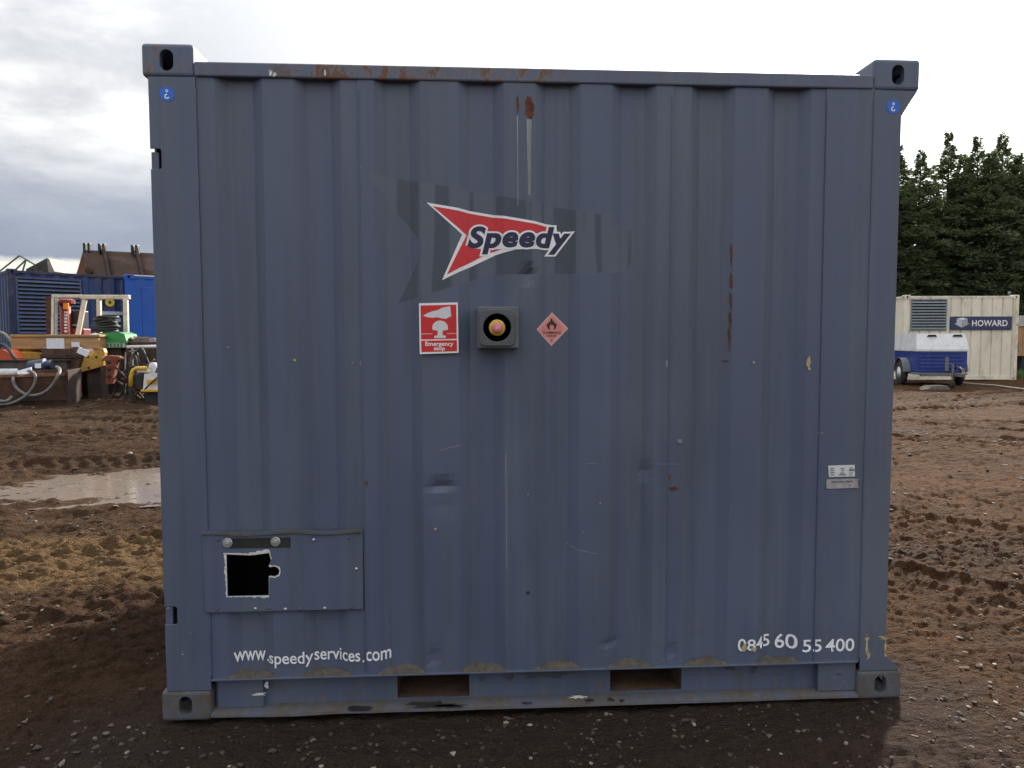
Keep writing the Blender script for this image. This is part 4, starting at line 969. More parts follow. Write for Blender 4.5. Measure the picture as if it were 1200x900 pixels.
LEAF = leaf_mat(); BARK = pmat('conifer_bark', (.06,.042,.03), .9, 0, .4, 6, bump=.6)
def conifer(seed, H, rad):
    rng = np.random.default_rng(seed); V = []; Fc = []; tw = MB()
    nb = 400
    for i in range(nb):
        h = (i+rng.random())/nb; z = .25+h*(H-.3)
        w = rad*(1.0-.25*max(0, h-.3) if h < .66 else max(.10, .91-.91*((h-.66)/.34)**.85))*rng.uniform(.55, 1.2)
        az = rng.uniform(0, 6.283); el = rng.uniform(-.1, .35)+.5*max(0, h-.55)
        d = np.array([math.cos(az)*math.cos(el), math.sin(az)*math.cos(el), math.sin(el)]); side = np.array([-math.sin(az), math.cos(az), 0])
        n = int(22+w*46); t_ = rng.uniform(.12, 1, n)**.75
        droop = -.18*t_**2*w
        fan = rng.normal(0, .20, n)*w*(1-.55*t_)+rng.normal(0, .03, n)
        P = d[None]*(t_*w)[:, None]+side[None]*fan[:, None]; P[:, 2] += z+droop+rng.normal(0, .07, n)
        ln = rng.uniform(.10, .27, n)*(.6+.4*min(1, w)); wd = ln*rng.uniform(.16, .32, n)
        dirs = d[None]+side[None]*rng.normal(0, .7, n)[:, None]; dirs[:, 2] += rng.normal(-.05, .35, n); dirs /= np.linalg.norm(dirs, axis=1)[:, None]
        nr = rng.normal(0, 1, (n, 3)); sd = np.cross(dirs, nr); sd /= np.linalg.norm(sd, axis=1)[:, None]+1e-6
        a = P-sd*(wd*.35)[:, None]; b_ = P+sd*(wd*.35)[:, None]; c = P+dirs*(ln*.55)[:, None]+sd*(wd*.6)[:, None]; e = P+dirs*ln[:, None]; g_ = P+dirs*(ln*.55)[:, None]-sd*(wd*.6)[:, None]
        k = sum(len(q) for q in V); V.append(np.stack([a, b_, c, e, g_], 1).reshape(-1, 3)); Fc.append((np.arange(n)*5+k)[:, None]+np.arange(5)[None])
        if i % 3 == 0: tw.tube([(0,0,z-.05), tuple(d*w*.45+np.array([0,0,z])), tuple(d*w*.9+np.array([0,0,z-.12*w]))], [.022, .014, .005], 4, False)
    me = bpy.data.meshes.new('crown'); me.from_pydata(np.concatenate(V).tolist(), [], np.concatenate(Fc).tolist()); me.update()
    tr = MB(); tr.tube([(0,0,-.1), (.02,.01,H*.3), (-.03,.02,H*.65), (0,0,H*.97)], [.16,.12,.07,.012], 8)
    return me, tr.mesh('trunk'), tw.mesh('limbs')
TD = 35.0
specs = [(1045, 176), (1071, 182), (1103, 160), (1120, 186), (1136, 166), (1153, 182), (1165, 163), (1184, 186), (1197, 176), (1216, 182), (1236, 166), (1262, 178), (1020, 170), (994, 180)]
rt = random.Random(4)
for i, (px, py) in enumerate(specs):
    d = TD+rt.uniform(-.8, 1.2); g0 = gpoint(px, d); top = at(px, py, d).z
    t_ = thing('conifer_tree', 'tall dark green conifer in the dense row behind the cream container', 'tree', (g0.x, g0.y, g0.z), rt.uniform(0, 6), 'conifers in the hedge row')
    me, tm_, lm = conifer(100+i, top-g0.z, rt.uniform(1.45, 2.05))
    link('crown', me, LEAF, t_); link('trunk', tm_, BARK, t_); link('limbs', lm, BARK, t_)
    if i < 8:                           # the row runs on behind the grey container
        px2 = 965-i*29; g2 = gpoint(px2, d+rt.uniform(-.5, .8))
        t2 = thing('conifer_tree', 'tall dark green conifer in the dense row behind the cream container', 'tree', (g2.x, g2.y, g2.z), rt.uniform(0, 6), 'conifers in the hedge row')
        link('crown', me, None, t2); link('trunk', tm_, None, t2); link('limbs', lm, None, t2)

# ------------------------------------------------------------------ heap of machine attachments on the left
def ex(px, py, d): return at(px, py, d)
RUSTB = pmat('rust_brown_steel', (.085,.042,.026), .8, .1, .5, 5, rust=.35, bump=.4)
RUSTD = pmat('dark_rusty_steel', (.045,.030,.024), .75, .2, .5, 6, rust=.3, bump=.4)
OCHRE = pmat('ochre_paint', (.42,.23,.035), .5, 0, .25, 5, rust=.2, dirt=.3)
YELP = pmat('yellow_paint', (.62,.36,.03), .45, 0, .15, 6, rust=.08, dirt=.3)
TIMB = pmat('tan_timber', (.40,.24,.11), .75, 0, .25, 6, dirt=.3, stretch=(.3,1,2)); OFFW = pmat('off_white_steel', (.66,.58,.46), .55, 0, .15, 8, rust=.24, rustcol=(.22,.09,.035), dirt=.3)
PAPER = pmat('paper_tag', (.72,.76,.82), .6, 0, .1, 20, bump=0); HOSE = pmat('grey_hose', (.13,.13,.125), .55, 0, .25, 10, dirt=.3)
GREEN = pmat('green_cover', (.03,.26,.07), .5, 0, .2, 5, dirt=.3); ORANGE = pmat('orange_red_paint', (.58,.085,.02), .5, 0, .2, 5, dirt=.25); DRED = pmat('dark_red_paint', (.22,.016,.016), .5, 0, .3, 5, dirt=.3)
WHT = pmat('dusty_white_paint', (.68,.68,.66), .5, 0, .1, 6, dirt=.3); GALV = pmat('galvanised', (.36,.38,.40), .45, .5, .25, 10)
def px_box(mb, x0, y0, x1, y1, d, dep, bev=.01, base=None):
    a = at(x0, y1, d); b_ = at(x1, y0, d); c = at((x0+x1)/2, y1, d)
    mb.box(a.x, b_.x, c.y, c.y+dep, a.z if base is None else base, b_.z, bev=bev); return mb
def obj_at(name, label, cat, px, d): p = gpoint(px, d); return thing(name, label, cat, p), p
def P3(px, py, d): return at(px, py, d)

# timber-coloured beam on a yellow pedestal
b1, g0 = obj_at('machine_beam', 'long tan box beam on a round yellow pedestal with a blue paper label', 'beam', 40, 13.5)
mb = MB(); px_box(mb, 14.5, 393.5, 114, 409.5, 13.5, .35, .02); bm_ = part('beam', mb, TIMB, b1)
mb = MB(); px_box(mb, 13.5, 392.0, 115, 395.0, 13.46, .42, .01); part('beam_flange', mb, TIMB, b1)
mb = MB(); px_box(mb, 55, 396.3, 75, 408.5, 13.49, .012, .0); part('paper_label', mb, PAPER, bm_)
mb = MB(); px_box(mb, 84, 401, 93, 406.5, 13.49, .012, .0); part('paper_label', mb, PAPER, bm_)
c = P3(36, 412, 13.7); mb = MB(); mb.lathe([(.26, g0.z-c.z-.02), (.26, -.16), (.42, -.13), (.42, -.02), (.20, .0), (.14, .06)], c, (0,0,1), 24); part('pedestal', mb, OCHRE, b1)
c = P3(104, 412, 13.7); mb = MB(); mb.box(c.x-.1, c.x+.1, c.y-.1, c.y+.1, g0.z-.05, P3(104,409.4,13.5).z); part('prop', mb, RUSTD, b1)
# ochre side plate with bolt holes
o1, g0 = obj_at('ochre_plate', 'ochre yellow steel bracket with bolt holes beside the brown bucket', 'bracket', 107, 13.0)
pts = [(93, 434.5), (97, 416), (113, 411), (116, 408), (121, 408.5), (122.5, 413), (120.5, 428.5), (110, 432), (94, 436)]
w = [P3(a, b_, 13.0) for a, b_ in pts]; mb = MB(); mb.prism([(p.x, p.z) for p in w], w[0].y, w[0].y+.10); pl = part('bracket_plate', mb, OCHRE, o1)
for a, b_ in ((103,418),(112.5,418.5),(103.5,431)):
    p = P3(a, b_, 12.99); mb = MB(); mb.lathe([(.022, 0), (.022, .008)], (p.x, w[0].y-.001, p.z), (0,-1,0), 10); part('bolt_hole', mb, BSCR, pl)
mb = MB(); a = P3(108, 432, 13.05); mb.box(a.x-.12, a.x+.12, w[0].y+.101, w[0].y+.35, g0.z-.05, a.z+.15); part('bracket_foot', mb, RUSTD, o1)
# brown bucket
b2, g0 = obj_at('digger_bucket', 'dark brown rusty digger bucket behind the steel trough', 'bucket', 72, 12.9)
pts = [(47, 416), (52, 411), (62, 408.5), (92, 409.5), (96, 413), (92, 425), (86, 446), (60, 452), (50, 440)]
w = [P3(a, b_, 12.9) for a, b_ in pts]
mb = MB(); mb.prism([(p.x, p.z) for p in w], w[0].y, w[0].y+.04); part('side_plate', mb, RUSTB, b2)
mb = MB(); mb.prism([(p.x, p.z) for p in w], w[0].y+.56, w[0].y+.60); part('side_plate', mb, RUSTB, b2)
for i in (3, 4, 5, 6, 7):
    a, c = w[i], w[(i+1) % 9]; mb = MB(); mb.box(0, 1, 0, 1, 0, 1); mb = MB(); y = w[0].y+.3; mb.bar((a.x, y, a.z), (c.x, y, c.z), .52, .03, up=Vector((0,0,1)) if abs(a.x-c.x) > .05 else Vector((1,0,0))); part('shell_plate', mb, RUSTB, b2)
mb = MB(); a = P3(70, 446, 13.1); mb.box(a.x-.25, a.x+.15, w[0].y+.05, w[0].y+.5, g0.z-.04, a.z+.02); part('heel', mb, RUSTD, b2)
mb = MB(); a, c = P3(46, 418.5, 12.85), P3(92, 417.5, 12.85); mb.bar((a.x, w[0].y-.015, a.z), (c.x, w[0].y-.015, c.z), .03, .05); part('stiffener', mb, RUSTD, b2)
# tag on the bucket
a = P3(94, 412.5, 12.8); mb = MB(); mb.box(-.095, .095, -.004, .004, -.055, .055, Matrix.Translation((a.x, w[0].y-.05, a.z)) @ Euler((0, R(24), 0)).to_matrix().to_4x4()); mb.tube([(a.x-.02, w[0].y-.048, a.z+.03), (a.x-.05, w[0].y-.01, a.z+.08)], .006, 5); part('paper_tag', mb, PAPER, b2)
# steel trough with hoses
tr, g0 = obj_at('steel_trough', 'open rusty steel trough with end plates and grey hoses draped over', 'trough', 45, 12.2)
DT = 12.2; a = P3(-22, 470, DT); bq = P3(83, 470, DT); y0 = bq.y
zt0_, zb_ = P3(0, 441, DT).z, g0.z-.03; zr = P3(80, 434, DT).z
def qplate(n, pts, mat, th=.03):
    mb = MB(); p = [Vector(q) for q in pts]; nrm = (p[1]-p[0]).cross(p[2]-p[0]).normalized()*th; k = len(p)
    mb.add(p+[q+nrm for q in p], [tuple(reversed(range(k))), tuple(range(k, 2*k))]+[(i, (i+1) % k, (i+1) % k+k, i+k) for i in range(k)]); return part(n, mb, mat, tr)
qplate('front_plate', [(a.x, y0+.05, zb_), (bq.x-.05, y0+.05, zb_), (bq.x-.05, y0-.03, zr-.07), (a.x, y0-.03, zt0_)], RUSTB)
qplate('rear_plate', [(a.x, y0+.26, zb_), (bq.x-.05, y0+.26, zb_), (bq.x-.05, y0+.30, zr+.02), (a.x, y0+.30, zr-.02)], RUSTB)
qplate('end_plate', [(bq.x-.04, y0-.06, zb_), (bq.x-.04, y0+.31, zb_), (bq.x-.01, y0+.33, zr+.03), (bq.x-.01, y0-.10, zr)], RUSTD, .035)
qplate('end_plate', [(a.x, y0-.06, zb_), (a.x, y0+.31, zb_), (a.x, y0+.33, zr+.03), (a.x, y0-.10, zt0_)], RUSTD, .035)
mb = MB(); mb.bar((a.x, y0-.045, zt0_), (bq.x-.045, y0-.045, zr-.065), .06, .05); part('rim', mb, pmat('orange_rust_rim', (.20,.085,.04), .75, .1, .4, 8, rust=.2), tr)
mb = MB(); mb.bar((a.x, y0-.005, zb_+.09), (bq.x-.06, y0-.005, zb_+.11), .05, .05); part('foot_rail', mb, RUSTD, tr)
mb = MB(); mb.box(a.x, bq.x-.06, y0+.08, y0+.26, zb_+.02, zb_+.05); part('floor_plate', mb, RUSTD, tr)
def hose_px(name, label, pts, r, mat=HOSE, n=7):
    p = [Vector(P3(*q)) for q in pts]
    q = []
    for i in range(len(p)-1):                       # Catmull-Rom through the points
        a0, a1, a2, a3 = p[max(i-1, 0)], p[i], p[i+1], p[min(i+2, len(p)-1)]
        for k in range(8):
            s_ = k/8; q.append(.5*((2*a1)+(a2-a0)*s_+(2*a0-5*a1+4*a2-a3)*s_*s_+(3*a1-a0-3*a2+a3)*s_**3))
    q.append(p[-1]); mb = MB(); mb.tube(q, r, n); o = link(name, mb.mesh(name), mat, None, True); return tag(o, label, 'hose')
hose_px('hydraulic_hose', 'grey hydraulic hose looping over the front of the steel trough', [(20,437,12.3),(15.5,444,12.02),(18,453,12.0),(26,460,12.0),(36,463.5,11.98),(50,461,11.98),(61,452,12.0),(68,440,12.0),(70,433,12.15),(66,430,12.4)], .028)
hose_px('hydraulic_hose', 'grey hydraulic hose hanging in a ring on the steel trough', [(24,436,12.25),(36,435,12.05),(41.5,441,12.0),(40,451,12.0),(32,462,11.96),(20,470,11.9),(6,474,11.85),(-8,472,11.9)], .025)
hose_px('hydraulic_hose', 'grey hydraulic hose end trailing on the mud below the trough', [(-14,464,11.9),(-2,469.5,11.85),(8,470,11.85),(14,465,11.95)], .028)
mb = MB(); p = P3(30, 437, 12.1); mb.box(-.12, .12, -.004, .004, -.05, .05, Matrix.Translation((p.x, y0-.055, p.z+.02)) @ Euler((R(-20), R(-16), 0)).to_matrix().to_4x4()); part('paper_tag', mb, PAPER, tr)
# grey beam with blue motor lying in the trough
gb_, g1 = obj_at('steel_beam', 'long dull grey steel beam lying behind the trough rim', 'beam', 40, 12.75)
mb = MB(); px_box(mb, -20, 423, 76, 434, 12.78, .12, .01); part('beam_web', mb, pmat('grey_brown_steel', (.085,.072,.066), .6, .2, .3, 6, rust=.25), gb_)
mb = MB(); px_box(mb, -20, 421.5, 77, 423.6, 12.74, .20, .004); part('beam_flange', mb, RUSTD, gb_)
for px in (0, 60):
    mb = MB(); q = P3(px, 434, 12.8); mb.box(q.x-.08, q.x+.08, q.y, q.y+.1, g1.z-.06, q.z+.01); part('beam_foot', mb, RUSTD, gb_)
mt, g1 = obj_at('hydraulic_motor', 'small dark blue hydraulic motor with white tag on the grey beam', 'motor', 47, 12.6)
q = P3(47, 429, 12.6); mb = MB(); mb.lathe([(.09, -.18), (.12, -.16), (.12, .10), (.08, .12), (.08, .2)], q, (1,0,.15), 16); part('motor_body', mb, pmat('motor_blue', (.02,.035,.075), .5, .1, .3, 8, dirt=.3), mt)
mb = MB(); mb.tube([q+Vector((0,.05,-.05)), Vector((q.x, q.y+.1, g1.z-.05))], .05, 8); part('motor_post', mb, RUSTD, mt)
mb = MB(); mb.box(q.x-.01, q.x+.09, q.y-.135, q.y-.128, q.z-.03, q.z+.05); part('white_tag', mb, PAPER, mt)
q = P3(10, 439.5, 12.35); o = thing('hydraulic_motor', 'round dull grey motor sitting in the trough', 'motor', (q.x, q.y, g1.z)); mb = MB(); mb.lathe([(.06, -.2), (.11, -.17), (.11, .13), (.07, .16)], q, (1,.1,0), 16); part('motor_body', mb, GALV, o); mb = MB(); mb.box(q.x-.06, q.x+.06, q.y-.05, q.y+.05, g1.z, q.z-.06); part('motor_foot', mb, RUSTD, o)
# orange machine at the edge
o2, g1 = obj_at('breaker_body', 'orange-red machine casing with black hoses at the end of the beam', 'machine', 4, 12.95)
w = [P3(a_, b_, 12.95) for a_, b_ in ((-14,410),(2,409.5),(8,413),(14,420),(14,424),(-14,424))]; mb = MB(); mb.prism([(p.x, p.z) for p in w], w[0].y, w[0].y+.4); part('casing', mb, ORANGE, o2)
mb = MB(); mb.box(w[0].x, w[3].x-.02, w[0].y+.05, w[0].y+.35, g1.z-.05, w[4].z); part('stand', mb, RUSTD, o2)
hose_px('black_hose', 'black hose arching over the orange machine casing', [(-8,412,12.9),(2,404,13.0),(9,408,12.9),(16,418,12.8),(22,424,12.78)], .03, BLACK); hose_px('black_hose', 'thick black hose hanging from the dark blue container corner', [(-10,393,13.9),(0,390,13.9),(8,394,13.8),(14,402,13.7),(16,412,13.75)], .035, HOSE)
# off-white steel frame
fr, g1 = obj_at('goalpost_rack', 'rust-spotted off-white steel frame standing behind the tan beam', 'frame', 105, 14.4)
mb = MB(); px_box(mb, 95, 345.5, 150, 350.6, 14.4, .10, .012); part('top_bar', mb, OFFW, fr)
mb = MB(); px_box(mb, 60.5, 345.2, 94.9, 349, 14.42, .07, .012); part('top_bar', mb, OFFW, fr)
for x0, x1, y1, wd in ((147.3, 149.5, None, .085), (116, 117.4, None, .075)):
    a_ = P3(x0, 350.5, 14.44); p = gpoint(x1, 14.44); mb = MB(); mb.bar((p.x, p.y, p.z-.04), (a_.x, a_.y, a_.z), wd, .08, up=Vector((0,1,0)), bev=.01); part('upright', mb, OFFW, fr)
a_ = P3(99.5, 350.5, 14.42); p = gpoint(77, 14.3); mb = MB(); mb.bar((p.x, p.y, p.z-.04), (a_.x, a_.y, a_.z), .085, .06, up=Vector((0,1,0)), bev=.01); part('brace', mb, OFFW, fr)
a_ = P3(62.5, 349, 14.44); p = gpoint(60.5, 14.44); mb = MB(); mb.bar((p.x, p.y, p.z-.04), (a_.x, a_.y, a_.z), .05, .06, up=Vector((0,1,0)), bev=.01); part('upright', mb, OFFW, fr)
a_ = P3(66, 348.8, 14.44); p = gpoint(64.8, 14.46); mb = MB(); mb.tube([(p.x, p.y, p.z-.04), (a_.x, a_.y, a_.z)], .032, 10); part('ram_rod', mb, GALV, fr)
# brown upright plate behind the frame
o3, g1 = obj_at('rusty_plate', 'tall dark brown steel plate standing against the dark blue container', 'plate', 58, 14.9)
w = [P3(a_, b_, 14.9) for a_, b_ in ((53.5,347),(62,347),(63,395),(51.5,395))]; mb = MB(); mb.prism([(w[0].x, w[0].z), (w[1].x, w[1].z), (w[2].x, g1.z-.03), (w[3].x, g1.z-.03)], w[0].y, w[0].y+.06); part('plate_body', mb, RUSTB, o3)
mb = MB(); mb.bar((w[1].x+.02, w[0].y-.02, g1.z), (w[1].x+.02, w[0].y-.02, w[1].z), .05, .06); part('plate_rib', mb, RUSTD, o3)
# dark red column with white lettering
o4, g1 = obj_at('hydraulic_ram', 'dark red hydraulic ram with orange cap and white lettering, standing upright', 'ram', 76, 14.65)
a_ = P3(76, 356, 14.65); mb = MB(); mb.tube([(a_.x, a_.y, g1.z-.03), a_], .10, 16); part('ram_tube', mb, DRED, o4, True)
c_ = P3(77, 352.5, 14.65); mb = MB(); mb.lathe([(.16, 0), (.16, .07), (.10, .10)], (a_.x+.03, a_.y, a_.z), (0,0,1), 14); part('ram_head', mb, DRED, o4)
mb = MB(); q = P3(77.3, 359, 14.52); mb.box(q.x-.05, q.x+.05, q.y-.02, q.y+.03, q.z-.06, q.z+.06, bev=.01); part('orange_cap', mb, pmat('orange_plastic', (.80,.24,.01), .5, 0, .1, 9), o4)
for k, hgt in enumerate((366, 369.6, 373.2, 377, 380.6, 384.4, 388.2)):
    q = P3(77.0, hgt, 14.54); mb = MB(); mb.box(q.x-.028, q.x+.028, q.y-.001, q.y+.006, q.z-.022+.006*(k % 2), q.z+.020); part('letter_mark', mb, WHT, o4)
o5, g1 = obj_at('control_cabinet', 'dark red and black control cabinet beside the red ram', 'cabinet', 92, 14.75)
mb = MB(); px_box(mb, 83.5, 385, 98, 398, 14.75, .3, .02, g1.z-.03); part('cabinet_body', mb, DRED, o5); mb = MB(); px_box(mb, 83.0, 364, 96, 384.9, 14.77, .28, .02); part('cabinet_top', mb, pmat('cabinet_black', (.02,.022,.026), .45, 0, .3, 8), o5)
mb = MB(); px_box(mb, 85, 380, 95, 382, 14.76, .02, 0); part('vent_strip', mb, GALV, o5)
# green machine with black hose coil
o6, g1 = obj_at('green_machine', 'green sloped machine cover with pale lettered skirt', 'machine', 130, 13.8)
w = [P3(a_, b_, 13.8) for a_, b_ in ((114.5,390.5),(138,389),(145,391.5),(147.5,401),(117,401.5))]; mb = MB(); mb.prism([(p.x, p.z) for p in w], w[0].y, w[0].y+.5); part('cover', mb, GREEN, o6)
mb = MB(); px_box(mb, 119, 401.8, 146, 407.5, 13.85, .4, .01); sk = part('skirt', mb, pmat('pale_green_skirt', (.40,.50,.45), .5, 0, .15, 9, dirt=.3), o6)
for k in range(6):
    mb = MB(); px_box(mb, 121+k*4, 402.8, 123+k*4, 406.5, 13.84, .02, 0); part('letter_mark', mb, GREEN, sk)
mb = MB(); a_ = P3(121, 407, 14.0); c_ = P3(144, 407, 14.0); mb.box(a_.x, c_.x, a_.y-.1, a_.y+.2, g1.z-.05, a_.z+.01); part('base', mb, RUSTD, o6)
mb = MB(); q = P3(112, 395.5, 13.75); mb.lathe([(.12, -.04), (.15, 0), (.10, .06), (.0, .09)], q, (0,0,1), 12); part('cream_dome', mb, pmat('cream_plastic', (.68,.62,.40), .5, 0, .1, 9), o6, True)
mb = MB(); q = P3(74, 393, 13.6); o = None
co, g1 = None, None
zc = P3(125, 389.6, 14.0)
co = thing('hose_coil', 'stack of coiled black hose lying on the green machine cover', 'coil', (zc.x, zc.y, zc.z-.01))
rr_ = random.Random(8)
for k in range(7):
    mb = MB(); r_ = .21+rr_.uniform(-.05, .03); n = 22; ox, oy = rr_.uniform(-.03, .03), rr_.uniform(-.03, .03)
    mb.tube([(ox+r_*math.cos(i/n*6.3), oy+.8*r_*math.sin(i/n*6.3), .03+.045*k+.012*math.sin(i*.9+k)) for i in range(n+1)], .026, 6); part('coil_turn', mb, BLACK, co, True, True)
mb = MB(); mb.lathe([(.13, 0), (.16, .16), (.10, .26), (.0, .28)], (0,0,.02), (0,0,1), 14); part('coil_core', mb, BLACK, co, True, True)
# white pipe, rusty bundle
p = P3(149, 406.6, 13.3); q = P3(200, 405.6, 13.3); o = thing('white_pipe', 'straight white pipe lying across the dark scrap bars', 'pipe', (p.x, p.y, p.z)); mb = MB(); mb.tube([p, q], .03, 10); part('pipe', mb, WHT, o, True)
for px in (152, 188):
    r0 = P3(px, 408, 13.35); mb = MB(); mb.box(r0.x-.05, r0.x+.05, r0.y-.04, r0.y+.04, gpoint(px, 13.35).z-.03, r0.z); part('trestle', mb, RUSTD, o)
o7, g1 = obj_at('wire_bundle', 'round rusty bundle of tangled wire behind the white pipe', 'bundle', 168, 14.0)
for k in range(26):
    q = P3(168+rr_.uniform(-3, 3), 404, 14.0); r_ = rr_.uniform(.12, .30); ph, ti = rr_.uniform(0, 6), rr_.uniform(-.35, .35); h0 = rr_.uniform(-.05, .10); mb = MB()
    mb.tube([(q.x+1.0*r_*math.cos(i/16*6.3), q.y+.15+.8*r_*math.sin(i/16*6.3), q.z+h0+.5*r_*math.sin(i/16*6.3+ph)*ti*2) for i in range(17)], .016, 5); part('wire_loop', mb, RUSTB, o7)
q = P3(168, 404, 14.0); mb = MB(); mb.lathe([(.26, g1.z-q.z-.02), (.30, -.2), (.32, .05), (.2, .13), (0, .15)], (q.x, q.y+.15, q.z), (0,0,1), 14); part('drum', mb, RUSTD, o7)
# dark scrap bars heaped between
lab = ['bent black steel bar in the scrap heap under the white pipe', 'dark rusty bar leaning in the scrap heap under the white pipe']
for k in range(18):
    x0 = rr_.uniform(128, 150); x1 = x0+rr_.uniform(20, 50); d0 = rr_.uniform(12.6, 13.2); top = rr_.uniform(407, 440)
    ga, gc_ = gpoint(x0, d0), gpoint(x1, d0+rr_.uniform(-.1, .3)); ht = max(.05, P3(x0, top, d0).z-ga.z); sk2 = rr_.uniform(.6, 1.5); r_ = rr_.uniform(.012, .03)
    if k % 3 == 0: ln = [ga.lerp(gc_, i/14)+Vector((0, .05*math.sin(i), ht*math.sin(math.pi*(i/14)**sk2)**.7 if 0 < i < 14 else 0)) for i in range(15)]
    else: ln = [ga, ga.lerp(gc_, .5)+Vector((0, 0, ht*.5)), gc_+Vector((0, 0, ht))] if k % 2 else [ga+Vector((0, 0, ht*.8)), ga.lerp(gc_, .5)+Vector((0, 0, ht*.42)), gc_]
    mb = MB(); mb.tube(ln, r_, 6); o = link('scrap_bar', mb.mesh('scrap_bar'), [BLACK, RUSTB, RUSTD][k % 3]); tag(o, lab[0] if k % 3 == 0 else lab[1], 'bar', 'bent black bars under the white pipe' if k % 3 == 0 else 'rusty bars under the white pipe')
# brown clamp
o8, g1 = obj_at('rusty_clamp', 'red-brown rusty clamp standing upright among the scrap bars', 'clamp', 130, 12.75)
w = [P3(a_, b_, 12.75) for a_, b_ in ((122.5,418),(126,416.5),(137,417.5),(141,419),(140.5,421),(136.5,422.5),(133,436),(130,450),(122.5,450.5),(124,432))]
mb = MB(); mb.prism([(p.x, p.z if p.z > g1.z+.15 else g1.z-.02) for p in w], w[0].y, w[0].y+.12); part('jaw', mb, pmat('red_rust', (.20,.055,.03), .8, .1, .5, 9, rust=.25), o8)
for b_ in (424, 432, 441):
    p = P3(127, b_, 12.74); mb = MB(); mb.lathe([(.035, 0), (.035, .02), (.02, .03)], (p.x, w[0].y, p.z), (0,-1,0), 8); part('bolt', mb, RUSTD, o8)
mb = MB(); p = P3(130, 418, 12.8); mb.tube([P3(120, 420.5, 12.82), P3(131, 418.8, 12.82), P3(141.5, 419.5, 12.82)], .04, 9); part('pin', mb, pmat('tan_rust', (.30,.17,.10), .8, .1, .3, 9), o8)
# yellow and white compactor
o9, g1 = obj_at('plate_compactor', 'small yellow and white compactor with bent yellow handle frame', 'compactor', 172, 12.3)
D9 = 12.3
w = [P3(a_, b_, D9) for a_, b_ in ((169,438),(188,437),(196,440),(196,457),(167,458)) ]; mb = MB(); mb.prism([(p.x, p.z) for p in w], w[0].y, w[0].y+.45); bd = part('body', mb, WHT, o9)
mb = MB(); px_box(mb, 172, 445, 184, 449.5, D9-.01, .02, 0); part('yellow_label', mb, YELP, bd)
mb = MB(); px_box(mb, 165, 456.5, 198, 459.5, D9-.05, .6, .01); part('base_plate', mb, YELP, o9)
mb = MB(); a_ = P3(160, 461, D9); c_ = P3(196, 461, D9); mb.box(a_.x+.12, c_.x, a_.y+.05, a_.y+.5, g1.z-.04, P3(170, 459.5, D9).z+.01); part('skid', mb, BLACK, o9)
mb = MB(); mb.tube([P3(153, 453, D9+.05), P3(153.5, 441, D9+.05), P3(156, 434, D9+.05), P3(160, 431.8, D9+.05), P3(172, 431.5, D9+.05)], .036, 9); hd = part('handle_frame', mb, YELP, o9, True)
mb = MB(); mb.tube([P3(153, 454, D9+.05), (P3(153, 454, D9).x, P3(153, 454, D9).y+.05, g1.z-.02)], .04, 9); part('handle_foot', mb, BLACK, o9)
mb = MB(); px_box(mb, 160, 432.5, 176, 437, D9+.05, .35, .02); part('fuel_tank', mb, pmat('pale_tank', (.60,.60,.48), .5, 0, .1, 9), o9)
mb = MB(); px_box(mb, 157, 438, 168, 458, D9+.08, .3, .03); en = part('engine', mb, BLACK, o9)
mb = MB(); q = P3(180, 431, D9+.15); mb.lathe([(.07, -.10), (.09, -.02), (.07, .05), (.04, .09)], q, (0,0,1), 14); part('filter_cap', mb, pmat('cap_grey', (.5,.5,.5), .5, 0, .1, 9), o9, True)
mb = MB(); px_box(mb, 174, 431, 186, 438.5, D9+.1, .3, .02); part('top_cover', mb, BLACK, o9)
mb = MB(); mb.tube([P3(188, 440, D9-.03), P3(180, 446, D9-.04), P3(170, 456, D9-.04), P3(166, 461, D9-.03)], .014, 6); part('cable', mb, BLACK, o9)
# pale rags, stones and bits on the ground before the heap
for k, (px, py, s_, cc) in enumerate(((97,452,.13,(.42,.33,.27)),(103,456,.10,(.36,.28,.22)),(88,453,.12,(.03,.03,.03)),(112,457,.09,(.22,.17,.12)),(147,455,.13,(.035,.035,.04)),(141,457,.09,(.25,.24,.24)))):
    p = on_ground(px, py); p.z = GH(p.x, p.y); bm = bmesh.new(); bmesh.ops.create_icosphere(bm, subdivisions=2, radius=s_)
    for v in bm.verts:
        h = 1+.5*float(fbm(np.float64(v.co.x*9+k*5), np.float64(v.co.y*9+v.co.z*7), k, 3)); v.co = Vector((v.co.x*1.3*h, v.co.y*h, v.co.z*.7*h))+p+Vector((0,0,s_*.35))
    me = bpy.data.meshes.new('rubble_lump'); bm.to_mesh(me); bm.free(); o = link('rubble_lump', me, pmat('rubble_%d' % k, cc, .85, 0, .3, 12))
    tag(o, 'pale lump of rubble lying on the mud beside the trough' if sum(cc) > .3 else 'dark lump of rubber lying on the mud before the heap', 'rubble', 'lumps before the heap')
for k in range(14):
    p = on_ground(rr_.uniform(94, 150), rr_.uniform(454, 465)); a_ = rr_.uniform(-.5, .5); L2 = rr_.uniform(.25, .7); p.z = GH(p.x, p.y)+.03
    q = p+Vector((L2*math.cos(a_), L2*math.sin(a_), 0)); q.z = GH(q.x, q.y)+.04
    mb = MB(); mb.bar(p, q, rr_.uniform(.03, .09), rr_.uniform(.02, .035)); o = link('scrap_offcut', mb.mesh('scrap_offcut'), [TIMB, RUSTD, GALV, RUSTD][k % 4])
    tag(o, ['weathered wooden offcut lying on the mud before the heap', 'flat dark steel strip lying on the mud before the heap', 'dull grey metal strip lying on the mud before the heap', 'flat dark steel strip lying on the mud before the heap'][k % 4], 'offcut', ['wooden offcuts', 'dark strips', 'grey strips', 'dark strips'][k % 4]+' before the heap')

